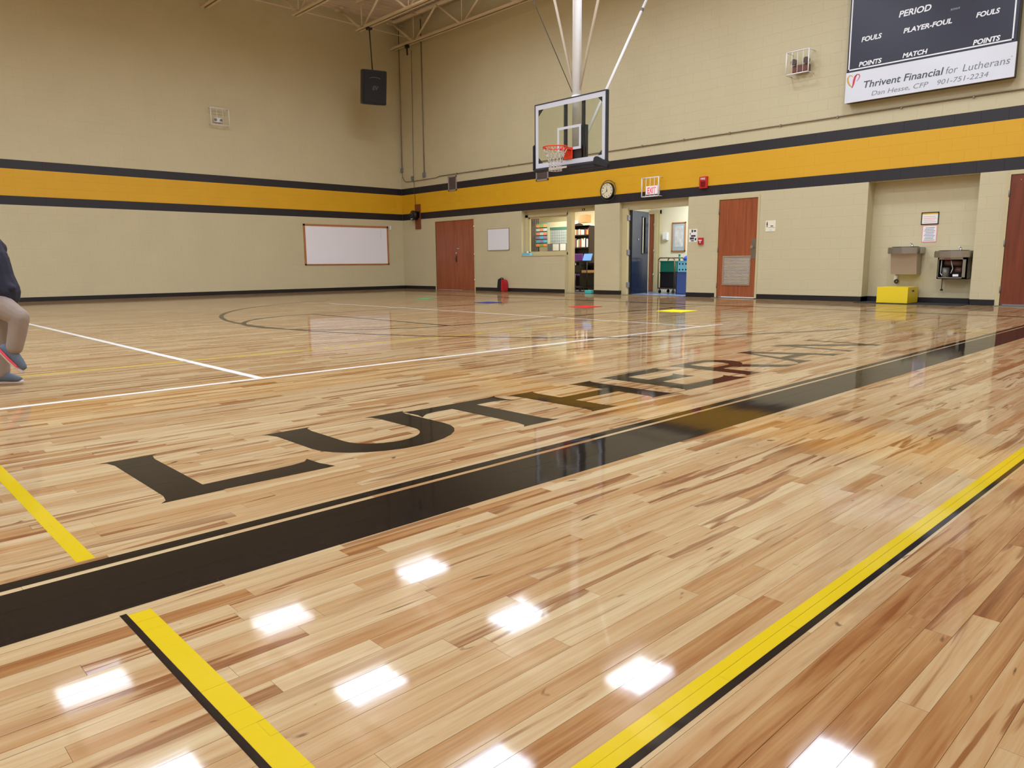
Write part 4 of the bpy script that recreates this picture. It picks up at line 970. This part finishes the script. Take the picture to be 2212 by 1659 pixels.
# mast and braces
my = YB+.42; mx = 10.795
MB().tube((mx, my, 2.80), (mx, my, TZ), .088, 24).build('mast', WHITE, g)
MB().tube((mx, my, 3.93), (mx, my, 4.0), .102, 24).build('mast_collar', WHITE, g)
MB().box(mx-.09, mx+.09, YB+.08, my, 2.78, 2.86).build('mount_bracket', DKMETAL, g)
for sx in (-1, 1):
    MB().tube((mx+sx*.07, my, 4.1), (mx+sx*1.08, my, 7.56), .026, 12).build('side_brace', OFFWHITE, g)
MB().tube((10.87, -3.36, 3.16), (10.87, -.09, 8.2), .03, 12).build('rear_brace', WHITE, g)
for f_ in (.55, .72): 
    a = Vector((10.87, -3.36, 3.16)).lerp(Vector((10.87, -.09, 8.2)), f_); b = Vector((10.87, -3.36, 3.16)).lerp(Vector((10.87, -.09, 8.2)), f_+.012)
    MB().tube(a, b, .036, 12).build('brace_joint', GREYP, g)
MB().tube((mx-.08, my, 4.02), (mx-2.02, my, 7.56), .007, 6).build('hoist_cable', DKMETAL, g)
mb = MB(); mb.path([(mx-.10, my-.02, 4.0), (mx-.06, my-.10, 3.96), (mx+.05, my-.10, 3.95)], .006, 6); mb.build('cable_loop', DKMETAL, g)
B_('lower_tab', OFFWHITE, g, 10.48, 10.95, YB-.045, YB-.036, BZ0-.065, BZ0-.03)

# ================================================================== SCOREBOARD
s = thing('scoreboard', 'navy scoreboard with white sponsor panel high on the right wall', 'scoreboard', (15.95, -.1, 3.71))
SX0, SX1, SF = 14.61, 17.31, -.20
B_('cabinet', mat('cabinet_black', C(26, 26, 34), .4), s, SX0, SX1, SF+.015, -.03, 3.72, 6.2)
B_('mounting', GREYP, s, SX0+.3, SX1-.3, -.03, 0, 3.9, 6.1)
B_('score_face', NAVY, s, SX0+.005, SX1-.005, SF, SF+.015, 4.255, 6.2)
B_('sponsor_panel', mat('sponsor_white', C(214, 216, 222), .18), s, SX0, SX1+.01, SF-.01, SF+.015, 3.71, 4.25, bev=.004)
mb = MB()
for a in ((SX0+.03, SX1-.05, 4.285, 4.307), (SX0+.03, SX0+.052, 4.285, 6.15), (SX1-.072, SX1-.05, 4.285, 6.15)): mb.box(a[0], a[1], SF-.003, SF, a[2], a[3])
mb.build('border_line', LETW, s)
def st(sv, x, z, wd, hgt, m_=LETW, sh=.18, off=.006, nm='lettering', yy=SF-.004): return text(nm, sv, hgt*1.37, m_, s, (x, yy, z), shear=sh, off=off*.6, width=wd)
st('PERIOD', 15.468, 5.035, .525, .105); st('FOULS', 16.692, 4.75, .34, .08); st('FOULS', 14.846, 4.755, .355, .085); st('PLAYER-FOUL', 15.567, 4.75, .77, .082)
st('POINTS', 16.68, 4.322, .392, .08); st('POINTS', 14.828, 4.33, .402, .08); st('MATCH', 15.582, 4.335, .405, .078); st('BONUS', 16.30, 4.952, .142, .03, mat('bonus_grey', C(140, 150, 150), .5), off=.002)
yy = SF-.0115
st('Thrivent Financial', 14.925, 3.933, 1.33, .125, LETG, .18, .004, yy=yy); st('for', 16.30, 3.93, .18, .12, LETL, .18, .0, yy=yy); st('Lutherans', 16.55, 3.925, .685, .12, LETL, .18, .0, yy=yy); st('\u00b0', 17.25, 3.99, .02, .05, LETL, 0, 0, yy=yy)
st('Dan Hesse, CFP', 15.085, 3.775, .95, .085, LETL, .2, .0, yy=yy); st('901-751-2234', 16.17, 3.775, .765, .085, LETL, .2, .0, yy=yy)
def ribbon(pts, wds, m_, nm):
    V, F = [], []
    for i, (a, b) in enumerate(pts):
        p0 = pts[max(0, i-1)]; p1 = pts[min(len(pts)-1, i+1)]; d = Vector((p1[0]-p0[0], p1[1]-p0[1])).normalized(); n_ = (-d.y, d.x)
        V += [(a+n_[0]*wds[i], yy-.001, b+n_[1]*wds[i]), (a-n_[0]*wds[i], yy-.001, b-n_[1]*wds[i])]
        if i: k_ = 2*i; F.append((k_-2, k_-1, k_+1, k_))
    return pydata(nm, V, F, m_, s)
hx0 = 14.64
ribbon([(hx0+.10, 3.975), (hx0+.045, 4.03), (hx0+.01, 4.10), (hx0+.008, 4.16), (hx0+.035, 4.195), (hx0+.07, 4.195), (hx0+.10, 4.165)], [.004, .013, .017, .014, .010, .008, .006], GOLD, 'logo_ribbon')
ribbon([(hx0+.095, 3.97), (hx0+.115, 4.03), (hx0+.125, 4.10), (hx0+.14, 4.16), (hx0+.165, 4.19)], [.006, .016, .021, .018, .008], LOGR, 'logo_ribbon')
ribbon([(hx0+.135, 4.165), (hx0+.17, 4.195), (hx0+.21, 4.19), (hx0+.225, 4.155), (hx0+.205, 4.11), (hx0+.17, 4.075)], [.005, .008, .009, .008, .006, .003], LOGR, 'logo_ribbon')

# ================================================================== FOUNTAIN ALCOVE
def fountain(x0, x1, zt, label, covered):
    t = thing('drinking_fountain', label, 'drinking fountain', ((x0+x1)/2, .2, zt-.5), 'drinking fountains in the alcove')
    yb_, yf = .30, -.10; xm = (x0+x1)/2
    out = [(x0, yb_), (x0, yf+.10), (x0+.03, yf+.045), (x0+.12, yf+.01), (xm, yf), (x1-.12, yf+.01), (x1-.03, yf+.045), (x1, yf+.10), (x1, yb_)]
    mb = MB(); mb.prism(out, lambda a, b: (a, b, zt-.115), lambda a, b: (a, b, zt)); bmesh.ops.bevel(mb.bm, geom=[e for e in mb.bm.edges], offset=.008, segments=2, affect='EDGES')
    bs = mb.build('basin', STAIN, t)
    inner = [(x0+.05+(x1-x0-.1)*(.5+.5*math.cos(R(a))), .08+.13*math.sin(R(a))) for a in range(0, 360, 20)]
    mb = MB(); mb.prism(inner, lambda a, b: (xm+(a-xm)*.7, .08+(b-.08)*.7, zt+.001), lambda a, b: (a, b, zt+.004)); mb.build('bowl', CHROME, bs)
    mb = MB(); mb.prism(inner, lambda a, b: (a, b, zt+.004), lambda a, b: (xm+(a-xm)*1.06, .08+(b-.08)*1.06, zt+.012)); mb.build('bowl_lip', CHROME, bs)
    mb = MB(); mb.tube((xm+.07, .22, zt), (xm+.07, .22, zt+.05), .022, 12).tube((xm+.07, .22, zt+.05), (xm+.05, .17, zt+.075), .014, 10); mb.build('bubbler', CHROME, t)
    b0, b1, bz0, bz1 = x0+.06, x1-.05, zt-.495, zt-.112
    if covered:
        mb = MB(); mb.prism([(yb_, bz0), (.06, bz0), (-.0, bz1), (yb_, bz1)], lambda a, b: (b0, a, b), lambda a, b: (b1, a, b)); mb.build('cover', STAINB, t)
        B_('outlet_box', WHITE, t, b0-.01, b0+.055, .27, .30, bz0-.12, bz0-.03); MB().torus((b0+.04, .265, bz0-.135), .03, .012, 'y', 18, 6).build('cord', BLKPL, t)
    else:
        mb = MB()
        for a in ((b0, b0+.02, bz0, bz1), (b1-.07, b1, bz0, bz1), (b0, b1, bz0, bz0+.03), (b0, b1, bz1-.04, bz1)): mb.box(a[0], a[1], .02, .06, a[2], a[3])
        mb.box(b1-.02, b1, .02, .30, bz0, bz1); mb.box(b0, b0+.01, .02, .30, bz0, bz1); mb.box(b0, b1, .02, .30, bz0, bz0+.012); mb.build('shell', STAIN, t)
        B_('back_plate', mat('inside_dark', C(44, 36, 34), .6), t, b0, b1, .27, .295, bz0, bz1)
        MB().tube((b0+.12, .10, bz0+.02), (b0+.12, .10, bz0+.20), .06, 16).build('compressor', mat('pump_grey', C(116, 112, 104), .4, metal=.4), t)
        MB().tube((b0+.10, .12, bz1-.09), (b1-.10, .12, bz1-.11), .055, 14).build('tank', mat('tank_brown', C(92, 64, 50), .5), t)
        MB().tube((b0+.28, .10, bz0+.16), (b1-.09, .10, bz0+.15), .05, 14).build('motor', mat('motor_brown', C(84, 52, 42), .5), t)
        MB().path([(b0+.05, .07, bz1-.05), (b0+.045, .07, bz0+.10), (b0+.09, .07, bz0+.04)], .008, 6).build('tubing', LETW, t)
        MB().path([(b0+.2, .07, bz1-.06), (b0+.24, .06, bz1-.2), (b0+.21, .07, bz0+.1)], .007, 6).build('tubing', LETW, t)
        B_('rating_label', LETW, t, b0+.25, b0+.34, .045, .05, bz0+.045, bz0+.085); B_('warning_strip', REDB, t, b0+.1, b0+.2, .018, .02, bz1-.03, bz1-.015)
        MB().path([(b0+.05, .18, bz0), (b0+.045, .20, bz0-.14), (b0+.04, .22, bz0-.19)], .007, 6).disc((b0+.04, .22, bz0-.2), .022, 'z', .03, 12).build('cord', BLKPL, t)
fountain(15.50, 16.06, 1.025, 'higher stainless drinking fountain with closed cover, above the yellow box', True)
fountain(16.30, 16.88, .945, 'lower stainless drinking fountain with its front cover missing', False)
t = thing('framed_notice', 'small framed notice with gold top strip above the fountains', 'notice', (16.09, .29, 1.43))
mb = MB(); x0, x1, z0, z1 = 15.945, 16.238, 1.434, 1.655
for a in ((x0, x0+.014, z0, z1), (x1-.014, x1, z0, z1), (x0, x1, z0, z0+.014), (x0, x1, z1-.014, z1)): mb.box(a[0], a[1], .285, .30, a[2], a[3])
mb.build('frame', DARKWOOD, t); B_('sheet', PAPER, t, x0+.01, x1-.01, .292, .298, z0+.01, z1-.03); B_('gold_strip', YPAPER, t, x0+.01, x1-.01, .291, .298, z1-.04, z1-.012)
for i in range(4): B_('text_line', PINK, t, x0+.04, x1-.04-.02*(i % 2), .2915, .292, z0+.04+i*.033, z0+.048+i*.033)
t = thing('posted_notice', 'pink-edged printed notice below the framed one', 'notice', (16.1, .29, 1.11))
B_('border', PINK, t, 15.974, 16.228, .295, .30, 1.113, 1.418); B_('sheet', PAPER, t, 15.988, 16.214, .293, .296, 1.128, 1.404)
for i in range(9): B_('text_line', mat('ink_blue', C(120, 124, 150), .7), t, 16.01+.01*(i % 3), 16.195-.012*((i*2) % 3), .2922, .293, 1.145+i*.028, 1.155+i*.028)
sb = thing('step_box', 'bright yellow wooden step box below the higher fountain', 'step', (15.75, .0, 0))
B_('rug_gap', BLKRUB, sb, 15.49, 16.0, -.30, .20, .0005, .012)
B_('body', BOXY, sb, 15.474, 16.012, -.32, .22, .012, .303, bev=.004)
MB().box(16.008, 16.0135, -.11, .01, .215, .245, .001).build('hand_hole', BLKPL, sb)
tag(MB().box(15.09, 16.90, -.42, .29, .0005, .009, .003).build('floor_mat', mat('mat_dark', C(34, 33, 38), .8)), 'dark rubber mat on the floor of the fountain alcove', 'mat')

# ================================================================== FLOOR THINGS
def spot(label, m_, cx_, cy_, ang, sd=.32):
    me = MB(); c, s_ = math.cos(R(ang)), math.sin(R(ang)); q = [(-sd, -sd), (sd, -sd), (sd, sd), (-sd, sd)]
    me.prism(q, lambda a, b: (cx_+a*c-b*s_, cy_+a*s_+b*c, .0006), lambda a, b: (cx_+a*c-b*s_, cy_+a*s_+b*c, .006))
    tag(me.build('floor_spot_marker', m_), label, 'marker', 'coloured square floor markers')
spot('green square marker lying on the floor before the double door', mat('spot_green', C(60, 170, 90), .9, spec=.15), 6.87, -4.32, 20, .19)
spot('blue square marker lying on the floor near the red bag', mat('spot_blue', C(40, 56, 130), .9, spec=.15), 9.35, -4.58, 0, .21)
spot('red square marker lying on the floor before the office doorway', mat('spot_red', C(214, 40, 44), .9, spec=.15), 11.92, -4.5, 0, .22)
spot('yellow square marker lying on the floor before the hall doorway', mat('spot_yellow', C(240, 220, 40), .9, spec=.15), 13.9, -4.5, 0, .24)
t = thing('equipment_bag', 'small red and black bag standing against the wall', 'bag', (6.05, -.25, 0))
# placed at the wall foot
BG = 4.83
mb = MB(); mb.prism([(BG, .0008), (BG+.20, .0008), (BG+.20, .30), (BG+.17, .37), (BG+.08, .375), (BG+.045, .33)], lambda a, b: (a, -.20, b), lambda a, b: (a, -.03, b)); bmesh.ops.bevel(mb.bm, geom=list(mb.bm.edges), offset=.02, segments=2, affect='EDGES'); mb.build('black_body', mat('bag_black', C(22, 19, 21), .6), t)
mb = MB(); mb.prism([(BG+.185, .0008), (BG+.325, .0008), (BG+.325, .25), (BG+.29, .335), (BG+.19, .35)], lambda a, b: (a, -.21, b), lambda a, b: (a, -.02, b)); bmesh.ops.bevel(mb.bm, geom=list(mb.bm.edges), offset=.02, segments=2, affect='EDGES'); mb.build('red_panel', mat('bag_red', C(176, 24, 30), .6), t)
MB().path([(BG+.09, -.12, .36), (BG+.11, -.12, .395), (BG+.20, -.12, .39), (BG+.24, -.12, .335)], .01, 6).build('carry_strap', BLKPL, t)
t.location = (BG+.16, -.12, 0)
for c_ in t.children: c_.matrix_parent_inverse = Matrix.Translation(-t.location)

# ================================================================== RUNNING CHILD
O = Vector((14.80, -13.93, 0)); S_ = _r.copy(); T_ = Vector((math.cos(YAW), math.sin(YAW), 0))
def bp(s, t, z): return O+S_*s+T_*t+Vector((0, 0, z))
child = thing('person', 'running child in dark shirt and khaki trousers at the left edge', 'person', O)
def limb(mb, pts, n=14):
    # chain of tapered segments with a ball at every joint
    P = [(bp(*q[:3]), q[3]) for q in pts]
    for (p0, r0), (p1, r1) in zip(P, P[1:]): mb.tube(p0, p1, r0, n, r1)
    for p0, r0 in P: bmesh.ops.create_uvsphere(mb.bm, u_segments=n, v_segments=8, radius=r0, matrix=Matrix.Translation(p0))
def fused(name, chains, material, parent, voxel=.006, smooth=4):
    mb = MB()
    for c in chains: limb(mb, c)
    o = mb.build(name, material, parent)
    r = o.modifiers.new('fuse', 'REMESH'); r.mode = 'VOXEL'; r.voxel_size = voxel; r.use_smooth_shade = True
    k_ = o.modifiers.new('relax', 'SMOOTH'); k_.iterations = smooth; k_.factor = .5
    return o
TS, TL = .065, -.065            # depth offsets of standing and leading leg
torso = [(.075, 0, .58, .09), (.065, 0, .70, .085), (.05, 0, .84, .095), (.045, 0, .93, .075), (.035, 0, 1.0, .04), (.025, 0, 1.05, .04)]
head = [(.005, 0, 1.13, .078), (.0, 0, 1.19, .08)]
stand = [(.06, TS, .56, .062), (.045, TS, .32, .045), (.012, TS, .085, .032), (.012, TS, .055, .028), (.07, TS, .042, .016)]
lead = [(.10, TL, .57, .062), (.262, TL, .465, .046), (.205, TL, .255, .032), (.195, TL, .235, .026), (.225, TL, .19, .016)]
armn = [(.045, -.06, .93, .05), (.04, -.12, .92, .042), (.135, -.15, .755, .034), (.05, -.165, .66, .025)]
armf = [(.045, .06, .93, .05), (.04, .12, .92, .042), (-.07, .15, .77, .034), (.03, .155, .66, .025)]
chains = [torso, head, [(.03, 0, 1.04, .04), head[0]], stand, lead, armn, armf, [(.085, 0, 1.13, .012), (.092, 0, 1.115, .013)], [(.0, .078, 1.14, .016), (-.005, .086, 1.16, .014)], [(.0, -.078, 1.14, .016), (-.005, -.086, 1.16, .014)]]
for hs, ht, hz in ((.05, -.165, .66), (.03, .155, .66)):
    chains.append([(hs, ht, hz, .026), (hs-.012, ht, hz-.045, .027)])
    for j, ln in enumerate((.040, .046, .044, .034)):
        q = (j-1.5)*.0145; chains.append([(hs-.012, ht+q, hz-.062, .0085), (hs-.010, ht+q*1.05, hz-.062-ln*.6, .008), (hs+.004, ht+q*1.05, hz-.062-ln, .007)])
    chains.append([(hs+.004, ht-.02, hz-.03, .009), (hs+.026, ht-.024, hz-.055, .0085), (hs+.032, ht-.02, hz-.08, .0075)])
fused('body', chains, SKIN, child, .005, 2)
fused('trousers', [[(.075, 0, .60, .108), (.08, 0, .565, .10)], [(.06, TS, .565, .085), (.055, TS, .44, .070), (.045, TS, .32, .058), (.025, TS, .19, .05), (.014, TS, .085, .048)],
                   [(.10, TL, .57, .085), (.18, TL, .52, .075), (.262, TL, .466, .060), (.238, TL, .37, .055), (.208, TL, .272, .050)]], KHAKI, child)
fused('shirt', [[(.10, 0, .63, .128), (.08, 0, .72, .118), (.06, 0, .84, .118), (.05, 0, .93, .092), (.04, 0, .985, .052)], [(.045, -.07, .93, .07), (.04, -.125, .915, .058), (.085, -.14, .84, .052), (.137, -.15, .757, .05), (.10, -.158, .71, .042), (.065, -.163, .675, .036)],
                [(.045, .07, .93, .07), (.04, .125, .915, .058), (-.07, .15, .77, .05), (.01, .155, .685, .036)], [(.17, -.03, .66, .05), (.205, -.03, .655, .03)]], SHIRT, child)
fused('hair', [[(-.012, 0, 1.205, .085), (-.03, 0, 1.16, .078), (-.035, 0, 1.11, .062)], [(.03, 0, 1.235, .055), (-.01, 0, 1.225, .07)]], HAIRM, child)
def shoe(up, so):
    o = fused('shoe', [up], SHOE, child); fused('sole', [so], SOLE, o, .005)
shoe([(-.03, TS, .050, .034), (.02, TS, .056, .036), (.08, TS, .046, .030), (.125, TS, .036, .022)], [(-.045, TS, .0195, .018), (.03, TS, .0195, .018), (.14, TS, .0195, .017)])
shoe([(.145, TL, .262, .034), (.185, TL, .232, .036), (.225, TL, .175, .031), (.25, TL, .14, .022)], [(.118, TL, .243, .018), (.17, TL, .18, .018), (.238, TL, .108, .017)])
fused('trim', [[(.125, TL-.03, .262, .008), (.18, TL-.034, .198, .008), (.225, TL-.026, .145, .007)]], REDB, child, .004, 1)
for sx in (-1, 1):
    bm_ = MB(); bmesh.ops.create_uvsphere(bm_.bm, u_segments=10, v_segments=6, radius=.011, matrix=Matrix.Translation(bp(.074, sx*.028, 1.145))); bm_.build('eye', BLKPL, child)
fused('mouth', [[(.070, -.018, 1.085, .006), (.074, 0, 1.083, .006), (.070, .018, 1.085, .006)]], mat('lip', C(170, 96, 90), .5), child, .003, 1)
